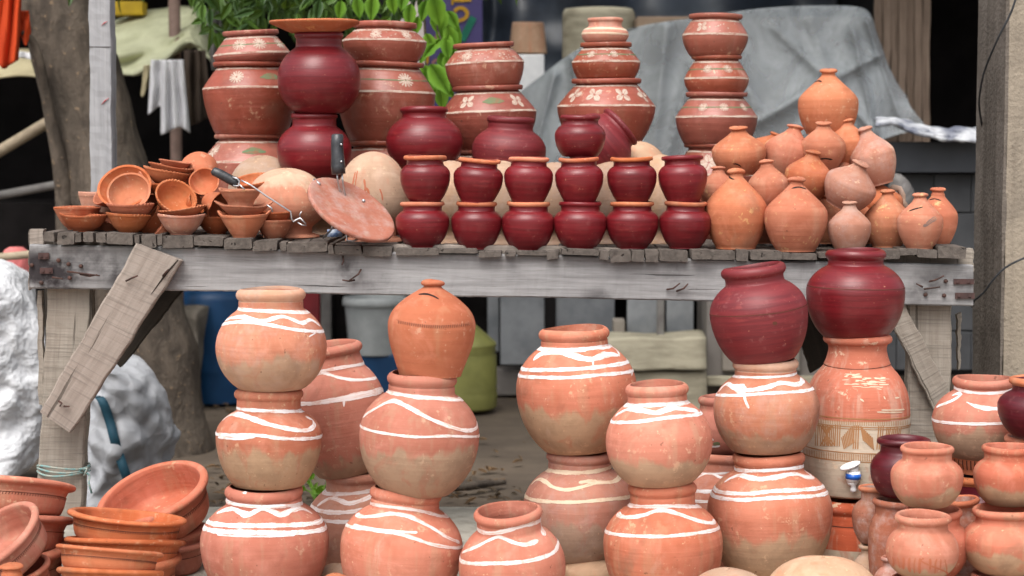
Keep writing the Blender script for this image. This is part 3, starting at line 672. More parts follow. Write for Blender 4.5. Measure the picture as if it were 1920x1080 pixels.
tb = mesh('tap', *join(tube([tp(1598, 898, 4.21), tp(1599, 898, 4.165)], .010, 12), tube([tp(1599, 904), tp(1599, 897), tp(1600, 890), tp(1600, 884)], [.013, .0155, .016, .015], 20),
                       tube([tp(1600, 922), tp(1600, 918), tp(1600, 911), tp(1599, 907), tp(1599, 903)], [.0062, .0072, .0058, .011, .013], 20)), M['wplastic'], DSP)
mesh('tap_band', *tube([tp(1599.5, 897.5), tp(1600, 888)], [.0172, .0168], 22), M['bplastic'], tb)
lv = []
c0 = tp(1594, 873, 4.158); ax = Vector((math.cos(.32), 0, math.sin(.32))); ay = Vector((0, -.86, -.30)); az = ax.cross(ay).normalized()
rings = []
for h, k in ((-.0025, .90), (-.0018, 1), (.0016, 1), (.0026, .92), (.003, .5)):
    rings.append([c0 + ax * (math.cos(a) * .0235 * k) + ay * (math.sin(a) * .0135 * k) - az * h for a in [2 * math.pi * i / 28 for i in range(28)]])
LV = [tuple(p) for r in rings for p in r]; LF = [(i * 28 + j, i * 28 + (j + 1) % 28, (i + 1) * 28 + (j + 1) % 28, (i + 1) * 28 + j) for i in range(4) for j in range(28)] + [tuple(range(28)), tuple(112 + j for j in range(28))]
LV, LF = join((LV, LF), tube([tp(1600, 884), tp(1600, 874)], [.012, .0115], 18))
mesh('tap_lever', LV, LF, M['wplastic'], tb)
# ------------------------------------------------------------------ the plank table
TB = empty('plank_table', 'long weathered grey plank table with diagonal braces that carries the upper rows of pottery', 'table', W(940, 470, 4.9) * 1.0)
TB.location.z = 0; tl = Vector(TB.location)
def board(name, A, B, across, depth, mat, parent=None, base=(0, 0, 0), n=24, jit=.0012, stain=None, wcoff=None, hole=None):
    """plank from centre A to centre B; across / depth = half-size vectors (Vector) of its section at A (and B: pass pairs)"""
    A, B = Vector(A), Vector(B); ac = across if isinstance(across, tuple) else (across, across); dp = depth
    L = (B - A).length; off = wcoff or Vector((random.uniform(0, 9), random.uniform(0, 9), random.uniform(0, 9)))
    sec = [(-1, -.8), (-.93, -1), (-.35, -1), (.35, -1), (.93, -1), (1, -.8), (1, .8), (.93, 1), (-.93, 1), (-1, .8)]
    V, WC, ST = [], [], []
    k = len(sec); p1, p2 = random.uniform(0, 6), random.uniform(0, 6)
    for i in range(n + 1):
        t = i / n; c = A.lerp(B, t); a = ac[0].lerp(ac[1], t)
        for s, d in sec:
            e = 1 + (jit / a.length) * (math.sin(t * 17 + p1 + s * 2) + .6 * math.sin(t * 41 + p2 + s) + random.uniform(-.6, .6))
            q = c + a * (s * e) + dp * (d * (1 + random.uniform(-.03, .03)))
            V.append(q - Vector(base)); WC.append((t * L + off.x, s * a.length + off.y, d * dp.length + off.z)); ST.append(0 if stain is None else stain(t, s))
    Fc = [(i * k + j, i * k + (j + 1) % k, (i + 1) * k + (j + 1) % k, (i + 1) * k + j) for i in range(n) for j in range(k)]
    Fc += [tuple(range(k))[::-1], tuple(n * k + j for j in range(k))]
    o = mesh(name, V, Fc, mat, parent, False, None, None, {'wc': np.array(WC), 'stain': np.array(ST)})
    me = o.data; bm_fix(me)
    return o
def bm_fix(me):
    import bmesh
    b = bmesh.new(); b.from_mesh(me); bmesh.ops.recalc_face_normals(b, faces=b.faces[:]); b.to_mesh(me); b.free()
def pboard(name, TL, TR, BR, BL, Y, th, mat, parent=None, base=(0, 0, 0), vertical=False, **kw):
    """plank whose front face has these photo-pixel corners at depth Y"""
    c = [W(*p, Y) for p in (TL, TR, BR, BL)]; d = Vector((0, th / 2, 0))
    if vertical: A, B = (c[0] + c[1]) / 2, (c[3] + c[2]) / 2; a = ((c[1] - c[0]) / 2, (c[2] - c[3]) / 2)
    else: A, B = (c[0] + c[3]) / 2, (c[1] + c[2]) / 2; a = ((c[0] - c[3]) / 2, (c[1] - c[2]) / 2)
    return board(name, A + d, B + d, a, d, mat, parent, base, **kw)
def nailst(t, s):
    r = 0
    for (t0, s0, a, b, k) in ((.02, -.2, .055, 1.5, 1.3), (.06, .3, .05, .9, .9), (.12, -.45, .06, .9, 1.3), (.085, .1, .03, .8, .8), (.335, .1, .016, .8, 1.2), (.36, -.5, .04, .5, .7), (.685, -.05, .018, .7, 1.0), (.955, -.2, .035, 1.1, 1.0), (.605, -.8, .025, .5, .8), (.985, .2, .03, 1.2, .6), (.47, .9, .05, .4, .5), (.8, .7, .06, .5, .5)):
        d = ((t - t0) / a) ** 2 + ((s - s0) / b) ** 2
        r = max(r, k * max(0, 1 - d))
    return r
RAIL = pboard('front_rail', (55, 458), (1825, 497), (1825, 575), (55, 540), 4.5, .036, M['rail'], TB, tl, n=260, jit=.0008, stain=nailst)
pboard('top_batten', (100, 447), (1818, 476), (1818, 505), (100, 472), 4.542, .03, M['brace'], TB, tl, n=120)
# planks of the top run away from the viewer, their sawn ends show
ends = [(85, 106), (107, 136), (137, 151), (155, 176), (182, 199), (199, 251), (252, 261), (263, 295), (297, 303), (304, 364), (365, 417), (417, 474), (475, 520), (521.5, 535), (535.5, 613), (614, 624), (625, 677), (680, 736), (739, 821), (821.5, 896), (896.5, 944), (946, 969), (970, 1026), (1027, 1050), (1051, 1121), (1121.5, 1141), (1143, 1182), (1183, 1210), (1211, 1238), (1239, 1294), (1295, 1333), (1334, 1381), (1383, 1404), (1405, 1466), (1467, 1532), (1534, 1586), (1588, 1640), (1642, 1687), (1688, 1722), (1723, 1757), (1758, 1814)]
TH = ([85, 300, 420, 560, 640, 735, 745, 1000, 1110, 1125, 1330, 1460, 1500, 1660, 1700, 1757, 1758, 1820], [21, 19, 18, 14, 20, 19, 11, 11, 13, 19, 21, 17, 12, 16, 15, 14, 20, 20])
for x0, x1 in ends:
    xm = (x0 + x1) / 2; Y0 = 4.478 + random.uniform(-.006, .008)
    yt = lin(EX, EY, xm) + random.uniform(-1.8, 2.2) - (2 if x0 == 1758 else 0); th = lin(*TH, xm) + random.uniform(-4, 4)
    tw = random.uniform(-3, 3) + (5 if x0 == 199 else 0) + (3 if x0 == 365 else 0)
    A = W(xm, yt + th / 2, Y0); h = (W(xm, yt, Y0) - W(xm, yt + th, Y0)).length / 2
    B = Vector((A.x + random.uniform(-.004, .004), Y0 + .80, A.z))
    ac = Vector(((x1 - x0 - 1.2) / 2 * mpp(xm, yt, Y0), 0, -tw * .0006))
    board('tabletop_plank', A, B, (ac, ac), Vector((0, 0, h)), M['plank'], TB, tl, n=8, jit=.0028)
pboard('end_board', (53, 430), (82, 430), (80, 520), (53, 545), 4.540, .028, M['brace'], TB, tl, vertical=True)
pboard('end_board', (1796, 466), (1826, 466), (1826, 540), (1796, 540), 4.54, .03, M['leg'], TB, tl, vertical=True)
pboard('leg', (89, 538), (172, 540), (152, 985), (66, 985), 4.54, .05, M['leg'], TB, tl, vertical=True, n=40)
pboard('leg', (1704, 572), (1786, 574), (1778, 990), (1700, 990), 4.54, .05, M['leg'], TB, tl, vertical=True, n=40)
pboard('leg_splint', (70, 545), (79, 545), (82, 760), (72, 758), 4.55, .02, M['leg'], TB, tl, vertical=True)
pboard('leg_splint', (1795, 590), (1803, 586), (1801, 690), (1797, 694), 4.6, .02, M['leg'], TB, tl, vertical=True)
BR = pboard('brace', (256, 456), (341, 489), (132, 812), (74, 772), 4.468, .030, M['brace'], TB, tl, vertical=True, n=40)
pboard('brace', (1652, 560), (1686, 552), (1786, 742), (1750, 768), 4.512, .024, M['leg'], TB, tl, vertical=True, n=30)
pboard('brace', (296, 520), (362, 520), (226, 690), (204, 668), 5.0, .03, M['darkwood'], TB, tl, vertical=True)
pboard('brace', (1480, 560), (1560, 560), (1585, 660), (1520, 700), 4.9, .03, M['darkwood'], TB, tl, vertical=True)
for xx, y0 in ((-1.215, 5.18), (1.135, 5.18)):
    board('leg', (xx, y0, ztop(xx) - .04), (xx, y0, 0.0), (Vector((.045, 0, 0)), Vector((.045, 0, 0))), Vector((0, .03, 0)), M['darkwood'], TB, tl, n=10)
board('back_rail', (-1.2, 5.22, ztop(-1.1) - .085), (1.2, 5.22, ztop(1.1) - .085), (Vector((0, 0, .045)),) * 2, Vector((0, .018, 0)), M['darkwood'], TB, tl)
# nails, straps and the bent spikes
def spike(pts, r=.0022, Y=4.494):
    Vv, Ff = tube([W(px, py, Y - k * .006) - tl for k, (px, py) in enumerate(pts)], [r * 1.1] + [r] * (len(pts) - 2) + [r * .8], 8)
    mesh('nail', Vv, Ff, M['nail'], TB)
for pts in ([(126, 509), (150, 512), (187, 517)], [(98, 520), (118, 523)], [(150, 514), (168, 518), (182, 515)], [(665, 525), (655, 527), (642, 525)], [(677, 505), (672, 514), (655, 526)], [(1250, 543), (1262, 541), (1275, 531)], [(1268, 546), (1282, 541), (1290, 532)],
            [(1742, 528), (1754, 525), (1770, 517)], [(1732, 542), (1748, 540), (1763, 538)], [(1730, 538), (1718, 532)], [(643, 480), (644, 490), (641, 497)]): spike(pts)
for px, py in ((110, 488), (129, 495), (152, 499), (60, 497), (131, 521), (78, 530), (1773, 527), (1770, 554), (1735, 552)):
    c = W(px, py, 4.497) - tl; mesh('nail', *tube([c, c + Vector((0, -.004, 0)), c + Vector((0, -.006, 0))], [.005, .005, .003], 10), M['nail'], TB)
def strap(x0, y0, x1, y1):
    mesh('rusty_strap', *join(box(*(W((x0 + x1) / 2, (y0 + y1) / 2, 4.496) - tl), (x1 - x0) * .00125, .004, (y1 - y0) * .00125), *[tube([W(x0 + (x1 - x0) * k, (y0 + y1) / 2, 4.494) - tl, W(x0 + (x1 - x0) * k, (y0 + y1) / 2, 4.489) - tl], .0035, 8) for k in (.2, .75)]), M['rust'], TB, False)
strap(72, 474, 92, 486); strap(75, 502, 99, 513); strap(1788, 523, 1826, 533); strap(1791, 549, 1827, 560)
for pts in ([(236, 527), (248, 521), (258, 517)], [(305, 518), (311, 510), (316, 505)], [(110, 752), (116, 756), (112, 762)], [(120, 762), (130, 762)]): spike(pts, .0022, 4.462)
mesh('crack', *tube([W(334, 487, 4.4672) - tl, W(312, 512, 4.4672) - tl, W(283, 552, 4.4672) - tl], [.0012, .0026, .0004], 6), M['darkwood'], BR)
# rope round the left leg
M['rope'] = plain('faded_teal_cord', (.16, .30, .30), (.33, .32, .27), 90, .9, .1)
rp = []
for k in range(3):
    z0 = W(110, 878 + k * 6, 4.52).z; cx0 = W(112, 880, 4.52).x
    pts = [(cx0 + .062 * math.cos(a) * (1 + .04 * math.sin(3 * a)), 4.556 + .038 * math.sin(a), z0 + .004 * math.sin(2 * a + k)) for a in [2 * math.pi * i / 28 for i in range(29)]]
    rp.append(tube(pts, .0026, 6, False))
rp.append(tube([W(160, 884, 4.51), W(168, 892, 4.5), W(166, 905, 4.49), W(172, 925, 4.49)], .0026, 6))
rp.append(tube([W(160, 886, 4.51), W(150, 880, 4.5), W(164, 878, 4.49), W(158, 892, 4.49)], .003, 6))
tag(mesh('cord', *join(*rp), M['rope']), 'faded teal cord wound round the left leg of the table', 'cord')
# ------------------------------------------------------------------ cooking pots at the back of the table
GH = 'painted cooking pots stacked at the back of the table'
def hd(label, cx, yt, yb, dims, Y=5.12, deco=None, tilt=0, mat='handi', rings=True):
    """dims: rim hw, shoulder hw, base hw, rim height, rim foot y, shoulder y"""
    if yb == 'T': yb = yT(cx, Y)
    rhw, chw, bhw, rh, ys, yc = dims; H = yb - yt; s = []
    hc = (yb - yc) / H; hs = (yb - ys) / H
    if rings: s += [zring(hc + .012 + 1.5 / H, 4.2, 'k'), zring(hs - 4 / H, 3.6, 'k')]
    hm = hc + (hs - hc) * .52; Rm = (chw + rhw * .9) / 2; sz = (yc - ys) * .33
    for d in (deco or ()):
        kind, ang = d[0], d[1]
        if kind == 'f': s += petals(ang, hm, H, Rm, sz * 1.15, d[2] if len(d) > 2 else 5, random.uniform(0, 60))
        if kind == 'd': s += daisy(ang, hm, H, Rm, sz * (d[2] if len(d) > 2 else 1))
        if kind == 'g': s.append(([(ang - math.degrees(sz * 1.5 / Rm), hm - .01), (ang, hm + .008), (ang + math.degrees(sz * 1.5 / Rm), hm - .005)], sz * .85, 'gzt'))
        if kind == 'n': s.append(zring(hm + d[1] * .01, 2.5, 'g'))
        if kind == 's':
            for _ in range(d[1]):
                a = random.uniform(-60, 60); h = random.uniform(hc, hs); s.append(([(a, h), (a + random.uniform(1, 4), h + random.uniform(-.02, .02))], random.uniform(1.5, 3), 'kz'))
    return lathe('cooking_pot', label, 'cooking pot', handi(H, rhw, chw, bhw, rh, ys - yt, yc - yt), (cx, yb), Y, M[mat], GH, False, tilt, 0, None, s, wob=.006)
hd('painted pot with white discs between two white bands, topmost of the far left stack', 474, 59, 122, (52, 72, 56, 8, 69, 104), deco=[('d', -22, 1.1), ('d', 14, 1.1), ('d', 58, 1.1), ('n', 0)], tilt=-3)
hd('broad painted pot with one large white disc, middle of the far left stack', 471, 118, 254, (68, 89, 66, 8, 127, 169), deco=[('d', -18, .95), ('g', 30), ('d', 78, .9)], tilt=-1)
hd('painted pot with a green diamond at the foot of the far left stack', 470, 252, 'T', (66, 92, 70, 8, 263, 307), deco=[('d', -62, 1.1), ('g', 6)])
hd('dusty painted pot with faint rosettes, topmost in the stack behind the burgundy pair', 721, 43, 121, (60, 79, 58, 10, 56, 80), deco=[('d', -14, 1.3), ('d', 36, 1.3), ('s', 30)], tilt=1)
hd('broad painted pot with a white rosette, second in the stack behind the burgundy pair', 723, 118, 268, (70, 92, 66, 9, 129, 177), deco=[('d', 27, .95), ('d', -70, 1), ('n', 0)], tilt=1)
hd('lowest painted pot of the stack behind the burgundy pair', 722, 265, 'T', (67, 92, 70, 9, 277, 322), deco=[('d', 40), ('s', 12)])
hd('painted pot with flaking white specks and tilted rim, beside the pale flowerpot', 911, 82, 164, (57, 74, 62, 8, 92, 121), deco=[('s', 70), ('d', -30, 1.1)], tilt=-3)
hd('painted pot with four-leaf flowers and a green diamond, under the white-specked pot', 918, 162, 283, (66, 90, 60, 9, 172, 213), deco=[('f', -30, 4), ('g', 8), ('f', 45, 4)], tilt=-2)
hd('shaded painted pot at the foot of the stack topped by the white-specked pot', 918, 280, 'T', (62, 86, 66, 9, 290, 330))
mp('small pale striped pot crowning the central stack of painted pots', 1134, 34, 81, 5.12, (33.5, 8, 31, 52, 44, 65, 30), 'salmon_pale', group=None, strokes=[([(1095, 55), (1134, 53), (1172, 56)], 4, 'cr'), ([(1091, 63), (1134, 62), (1176, 65)], 4, 'cr')])
hd('glossy painted pot with faint rosettes, under the small striped pot', 1136, 81, 150, (48, 64, 52, 8, 90, 119), deco=[('d', -30, .8), ('d', 16, .8), ('n', 0), ('s', 25)])
hd('broad painted pot with a row of white four-leaf flowers, third in the central stack', 1137, 149, 272, (65, 92, 62, 9, 159, 202), deco=[('f', -50, 4), ('f', -17, 4), ('f', 23, 4), ('f', 62, 4)])
hd('hidden painted pot at the foot of the central stack', 1137, 270, 'T', (58, 84, 66, 9, 282, 322))
hd('shiny painted pot topping the slim stack left of the money pot heap', 1340, 28, 107, (50, 61.5, 46, 8, 38, 69), deco=[('f', -28, 4), ('s', 20)], tilt=1)
hd('shiny painted pot with small rosettes, second from top in the slim right stack', 1343, 105, 178, (47, 61, 48, 7, 114, 150), deco=[('d', -18, .75), ('d', 24, .75), ('n', 0)])
hd('painted pot with three chalk rosettes, third from top in the slim right stack', 1343, 174, 272, (58, 77, 60, 8, 184, 222), deco=[('d', -22, .7), ('d', 12, .7), ('d', 50, .7), ('n', 0)])
hd('lowest painted pot with white flowers, half behind the small burgundy pots at right', 1343, 269, 'T', (61, 84, 64, 8, 281, 330), deco=[('f', -12, 5), ('f', 30, 5)])
# ------------------------------------------------------------------ large burgundy pots in the middle of the table
GR = 'large burgundy pots in the middle of the table'
def bp(label, cx, yt, yb, Y, dims, mat='burg', **kw):
    return mp(label, cx, yt, yb, Y, dims, mat, group=GR, name='burgundy_pot', cat='burgundy pot', **kw)
bp('big round burgundy pot under the flat clay plate, upper of the pair at left', 599, 62, 213, 4.9, (46, 13, 43, 91, 78, 148, 46), pl=2.15)
LD = [(.4, 0, 'body'), (44, 0, 'body'), (47, 1, 'body'), (82, 16, 'body'), (85, 18.5, 'body'), (85, 21.5, 'body'), (83, 22.5, 'body'), (.4, 19, 'body')]
lathe('clay_plate', 'flat brown clay plate lying on the mouth of the upper burgundy pot', 'plate', LD, (590, 62), 4.9, M['gullak'], single=True)
bp('big burgundy pot behind the black handle, lower of the pair at left', 590, 213, 334, 4.9, (44, 11, 41, 238, 70, 282, 48))
bp('wide burgundy pot right of the pair, above the first column of small pots', 796, 200, 312, 4.93, (45, 12, 41, 222, 71.5, 266, 50))
bp('dull burgundy pot with a tilted rim, behind the second and third small columns', 951, 219, 330, 4.93, (45, 13, 42, 245, 69, 281, 52), 'burg_dull', tilt=4)
bp('burgundy pot standing on the fourth column of small pots', 1088, 216, 294, 4.6, (38, 10, 34, 235, 48, 254, 34))
lathe('burgundy_pot', 'dull burgundy pot lying on its side with the mouth to the right', 'burgundy pot', matka(112, 45, 41, 64, 40, 10, 17, 54), (1126, 272), 4.85, M['burg_dull'], GR, True, 48, -4, parts=('neck', 'rim'))
# ------------------------------------------------------------------ two rows of small burgundy pots
GW = 'small burgundy pots in two rows along the table edge'
RO = ['on top of the first column from the left', 'on top of the second column from the left', 'on top of the third column from the left', 'under a bigger burgundy pot in the fourth column', 'on top of the fifth column from the left', 'all burgundy to the lip, topping the column next to the money pots']
RL = ['base of the first column, nearest the clay griddle', 'base of the second column from the left', 'base of the third column from the left', 'base of the fourth column from the left', 'base of the fifth column from the left', 'base of the last column next to the money pots']
for i, (xu, xl, yu) in enumerate(((797, 793, 291), (894, 892, 297), (990, 989, 294), (1087, 1088, 295), (1186, 1185, 294), (1282, 1284, 291))):
    yb = yT(xl, 4.56)
    kk = random.uniform(.97, 1.03); lathe('small_burgundy_pot', ('small burgundy-lipped pot, ' if i == 3 else 'small burgundy pot with orange lip, ') + RL[i], 'small pot', smallpot(48.5 * kk, yb - 378, random.uniform(.80, .835), random.uniform(.56, .61)), (xl, yb), 4.56 + random.uniform(-.012, .012), M['burg'], GW, False, random.uniform(-1.5, 1.5), 0, None, (), parts=('neck', 'rim'), rimmat=None if i == 3 else M['rimclay'], wob=.009)
    lathe('small_burgundy_pot', ('small pot ' if i == 5 else 'small burgundy pot with orange lip, ') + RO[i], 'small pot', smallpot(46.5 * random.uniform(.975, 1.03), 379 - yu, random.uniform(.825, .865), random.uniform(.60, .66)), (xu, 380), 4.56, M['burg'], GW, False, (4 if i == 1 else random.uniform(-2.5, 2.5)), 0, None, (), parts=('neck', 'rim'), rimmat=None if i == 5 else M['rimclay'], wob=.012)
# ------------------------------------------------------------------ upturned pots between the rows
GD = 'beige upturned pots on the table'
def td(label, cx, yt, R, Y, mat='beige', dip=None, **kw): return dm(label, cx, yt, R, Y, mat, 'T', dip, group=GD, **kw)
rd = lambda box, n: [([(x := random.uniform(box[0], box[2]), box[1] + random.uniform(-4, 10)), (x - 2 + random.uniform(-2, 2), box[3] + random.uniform(-8, 4))], random.uniform(3, 5), 'g') for _ in range(n)]
td('orange upturned pot with a pale beige crown, left of the clay griddle', 538, 316, 76, 4.72, 'beige', .74)
td('greyish upturned pot behind the lower big burgundy pot', 494, 292, 66, 4.93, 'beige_grey')
td('large buff upturned pot with red drips, right of the black handle', 701, 285, 67, 4.74, 'beige', .26, strokes=[([(668, 322), (664, 340), (661, 358)], 3.5, 'o'), ([(672, 320), (668, 345), (665, 366)], 3, 'o'), ([(684, 336), (686, 352), (684, 374)], 4, 'o'), ([(712, 354), (716, 366), (717, 376)], 3, 'o'), ([(688, 352), (692, 362), (688, 376)], 5, 'o')])
for cx, yt, l in ((846, 302, 'in the gap between the first and second small burgundy columns'), (940, 302, 'in the gap between the second and third small burgundy columns'), (1040, 305, 'in the gap between the third and fourth small burgundy columns'), (1140, 300, 'in the gap between the fourth and fifth small burgundy columns'), (1238, 290, 'in the gap between the fifth and last small burgundy columns')):
    td('beige upturned pot ' + l, cx, yt, 58, 4.8, 'beige_grey')  # greyer clay colour stands in for the shade in these gaps
td('buff upturned pot rising beside the burgundy pot that lies on its side', 1196, 266, 66, 4.98)
for cx, yt, l in ((592, 332, 'lower big burgundy pot at left'), (797, 311, 'wide burgundy pot'), (952, 327, 'dull burgundy pot with the tilted rim'), (1120, 318, 'burgundy pot lying on its side')):
    td('shaded upturned pot carrying the ' + l, cx, yt, 62, 4.93, 'beige_grey')
# ------------------------------------------------------------------ money pots at right
GG = 'closed money pots'
def gk(label, cx, cy, R, H, Y, tilt=0, lean=0, slot=None, mat='gullak', ctr=False, extra=(), **kw):
    s = [(slot, 2.8, 'sS')] if slot else []
    
    if random.random() < .5: s.append(([(-175 + 350 * k / 10, random.uniform(.60, .63)) for k in range(11)], .7, 'ozr'))
    return lathe('money_pot', label, 'money pot', gullak(R, H, **kw), (cx, cy), Y, M[mat], GG, ctr, tilt, lean, None, s + list(extra), parts=('knob',), wob=.012)
gk('tall orange money pot with a black slot, front left of the money pot heap', 1379, 'T', 57.5, 150, 4.58, 0, 0, [(1356, 331), (1366, 330), (1376, 337)], bw=.64)
gk('plump orange money pot at the front, second from the left in the heap', 1492, 'T', 58.5, 139, 4.54, 0, 0, [(1483, 354), (1497, 351), (1510, 354)], bw=.62)
gk('small pale banded money pot at the front, above the wine red pot', 1592, 'T', 40, 92, 4.53, 0, 0, [(1563, 397), (1571, 394)], bw=.64, kn=.33, mat='gullak_pale')
gk('brown-orange money pot behind the small banded one, mostly hidden at right', 1663, 'T', 43, 108, 4.62, 0, 0, None, bw=.62, kn=.3)
gk('money pot with a grey smudge and slanted slot near the right table end', 1724, 'T', 43, 104, 4.52, 0, 0, [(1703, 396), (1714, 392), (1729, 388)], bw=.58, kn=.32, extra=[([(1735, 422), (1744, 414), (1754, 408)], 9, 'm'), ([(1730, 424), (1740, 420)], 8, 'm')])
gk('last money pot at the right end, half behind the smudged one', 1757, 'T', 37, 108, 4.62, 0, 0, [(1742, 375), (1752, 373), (1763, 376)], bw=.6, kn=.36)
gk('money pot half hidden behind the tall front-left one, beside the last burgundy column', 1346, 392, 36, 80, 4.66, 0, 0, kn=.36)
gk('small leaning money pot with a white glint, between the two front plump ones', 1440, 345, 38, 92, 4.63, -5, 4, None, ctr=True, kn=.34)
gk('money pot leaning right in the middle of the heap, above the plump front one', 1517, 327, 45, 92, 4.66, 9, 8, None, ctr=True, kn=.31)
gk('dusty beige money pot tipped to the right, above the small banded one', 1596, 345, 49, 92, 4.6, 22, 14, None, 'gullak_pale', ctr=True, kn=.32)
gk('wide money pot with a black slot, upper left of the heap', 1386, 282, 51, 90, 4.74, -3, 5, [(1373, 262), (1380, 262), (1388, 267)], ctr=True, kn=.32)
gk('money pot lying behind the wide one with the black slot', 1441, 283, 40, 72, 4.84, 24, 0, None, ctr=True)
gk('money pot leaning right with a dark knob, between the wide one and the slotted one', 1480, 282, 46, 98, 4.76, 14, 0, None, ctr=True, kn=.32)
gk('money pot with a thin straight slot, directly under the topmost money pot', 1543, 273, 42, 90, 4.72, 0, 6, [(1535, 254), (1548, 252), (1561, 254)], ctr=True, kn=.34)
gk('money pot with a curved slot, right below the topmost money pot', 1588, 266, 40, 88, 4.78, -4, 4, [(1592, 255), (1600, 250), (1606, 248)], ctr=True, kn=.34)
gk('large dusty money pot leaning left at the right shoulder of the heap', 1635, 292, 43, 112, 4.74, -15, 0, None, 'gullak_pale', ctr=True, kn=.3)
gk('topmost large money pot crowning the heap', 1552, 252, 55.5, 122, 4.82, 0, 0, [(1526, 155), (1534, 152), (1540, 154)], 'orange', bw=.72, kn=.27, hm=.46)
gk('money pot of which only the knob shows in the centre of the heap', 1582, 340, 34, 88, 4.76, 4, 0, None, ctr=True, kn=.34)
gk('orange money pot filling the gap behind the dusty beige one', 1650, 380, 42, 84, 4.74, -10, 0, None, 'orange', ctr=True)
gk('money pot deep inside the heap behind the plump front one', 1442, 410, 46, 92, 4.76, 0, 0, None, ctr=True)
gk('money pot deep inside the heap behind the small banded one', 1545, 410, 46, 92, 4.74, 0, 0, None, ctr=True)
gk('money pot deep inside the heap below the dusty beige one', 1610, 412, 40, 90, 4.72, 0, 0, None, ctr=True)
gk('money pot at the back of the heap under the topmost one', 1555, 330, 50, 96, 4.92, 0, 0, None, ctr=True)
# little handled jug behind
jg = lathe('clay_jug', 'pale beige clay jug with a loop handle behind the money pots', 'jug', matka(80, 20, 17, 38, 24, 6, 20, 46), (1672, 'T'), 4.8, M['gullak_pale'], parts=('neck', 'rim'))
mj = mpp(1680, 380, 4.8); jb = Vector(jg.location)
mesh('handle', *tube([W(x, y, 4.78) - jb for x, y in ((1667, 360), (1676, 352), (1686, 354), (1692, 366), (1692, 378), (1702, 394))], [.009, .009, .0085, .008, .008, .009], 12), M['beige_grey'], jg)
# ------------------------------------------------------------------ heap of small bowls at left
GBW = 'small clay bowls heaped at the left end of the table'
def crimp(A, n, spout=None, sp=0.25):
    A = A * 1.25; n = n * 1.2; q1, q2 = random.uniform(0, 6), random.uniform(0, 6)
    def f(rr, zz, ph, h, tg):
        wgt = np.clip((h - .8) / .18, 0, 1)[:, None]
        top = zz.max()
        am = (.55 + .45 * np.sin(ph * 3 + q1)) * np.abs(np.sin(ph * n * .62 + .5 * np.sin(ph * 4 + q2)))
        zz = zz + wgt * A * top * am[None, :] * .6; rr = rr * (1 + wgt * A * .3 * am[None, :])
        if spout is not None:
            for sa in (spout if isinstance(spout, (list, tuple)) else (spout,)):
                d = (ph - math.pi - math.radians(sa) + math.pi) % (2 * math.pi) - math.pi
                b = np.exp(-(d / .30) ** 2)[None, :] * np.clip((h - .25) / .75, 0, 1)[:, None]
                rr = rr * (1 + sp * .7 * b); zz = zz + b * sp * top * .55
        return rr, zz
    return f
def bw(label, pos, Y, R, H, tilt=0, lean=0, ctr=False, mat='orange_deep', cr=.10, n=26, spout=None, foot=.44, sp=.25):
    return lathe('clay_bowl', label, 'bowl', bowl(R, H, foot), pos, Y, M[mat], GBW, ctr, tilt, lean, None, (), single=True, deform=crimp(cr, n, spout, sp), wob=.014, seg=150)
bw('flat orange bowl at the front left corner of the table', (157, 'T'), 4.55, 44, 31, 2)
bw('orange bowl half behind the flat corner bowl, lower of its pair', (146, 'T'), 4.64, 43, 42, 0, cr=.04)
bw('shallow crimped bowl lying in the leftmost lower bowl', (142, 408), 4.64, 40, 18, 1, cr=.12)
bw('plain wider bowl standing at the back next to the grey post', (186, 'T'), 4.78, 38, 66, 0, 0, False, 'gullak_pale', 0)
bw('deep orange bowl under the crimped one, front of the left heap', (241, 'T'), 4.55, 40.5, 35, 3)
bw('crimped bowl with a pinched lip, holding the bowl that faces the viewer', (247, 414), 4.56, 44, 31, -1, 0, False, 'orange_deep', .16, 24, 8, .5, .16)
bw('round bowl facing the viewer, its hollow fully visible', (243, 366), 4.585, 41, 26, 2, 58, True, 'orange', 0)
bw('larger bowl tilted behind the one that faces the viewer', (236, 358), 4.63, 50, 30, -4, 52, True, 'orange', 0)
bw('bowl seen edge-on at the far left of the facing pair', (214, 366), 4.68, 36, 34, -40, 30, True, 'orange', .05)
bw('pinkish flared bowl in the middle front of the heap', (340, 'T'), 4.54, 43.5, 37, 1, 0, False, 'gullak_pale', .07, 26, None, .46)
bw('crimped bowl resting tilted on the pinkish flared bowl', (345, 408), 4.56, 44, 18, -7, 3, False, 'orange', .22, 22)
bw('bowl tipped to the upper right showing its smooth inside, above the pinkish bowl', (325, 378), 4.59, 39, 34, 34, 42, True, 'orange', .09)
bw('brownish bowl with a pinched lip, beneath the tilted crimped bowls at the top', (316, 374), 4.66, 42, 28, 4, 0, False, 'orange_deep', .06, 26, 10)
bw('bright crimped bowl tilted right, second from the top of the heap', (310, 346), 4.66, 43, 27, 9, 0, False, 'orange', .12)
bw('crimped bowl tilted right, third from the top of the heap', (318, 331), 4.67, 42, 20, 9, 0, False, 'orange_deep', .16)
bw('small bowl lying uppermost on the heap', (326, 318), 4.68, 30, 16, 8, 0, False, 'orange_deep', .1)
bw('bowl standing on edge behind the second one, left of the top of the heap', (272, 344), 4.68, 32, 24, 48, 0, True, 'orange', .05)
bw('bowl turned over showing its ribbed outside, at the top right of the heap', (376, 326), 4.72, 36, 44, -38, -62, True, 'orange', .0)
bw('bowl facing the viewer with deep shade inside, right of the heap top', (384, 345), 4.64, 28.5, 24, 0, 62, True, 'orange', 0)
bw('small broken-looking spouted bowl on edge, right of the middle', (398, 380), 4.60, 27, 30, 118, 26, True, 'orange', .0, 20, (0, 180), .5, .5)
bw('tiny bowl on edge in the shade left of the spouted one', (362, 384), 4.62, 22, 20, 62, 20, True, 'orange_deep', 0)
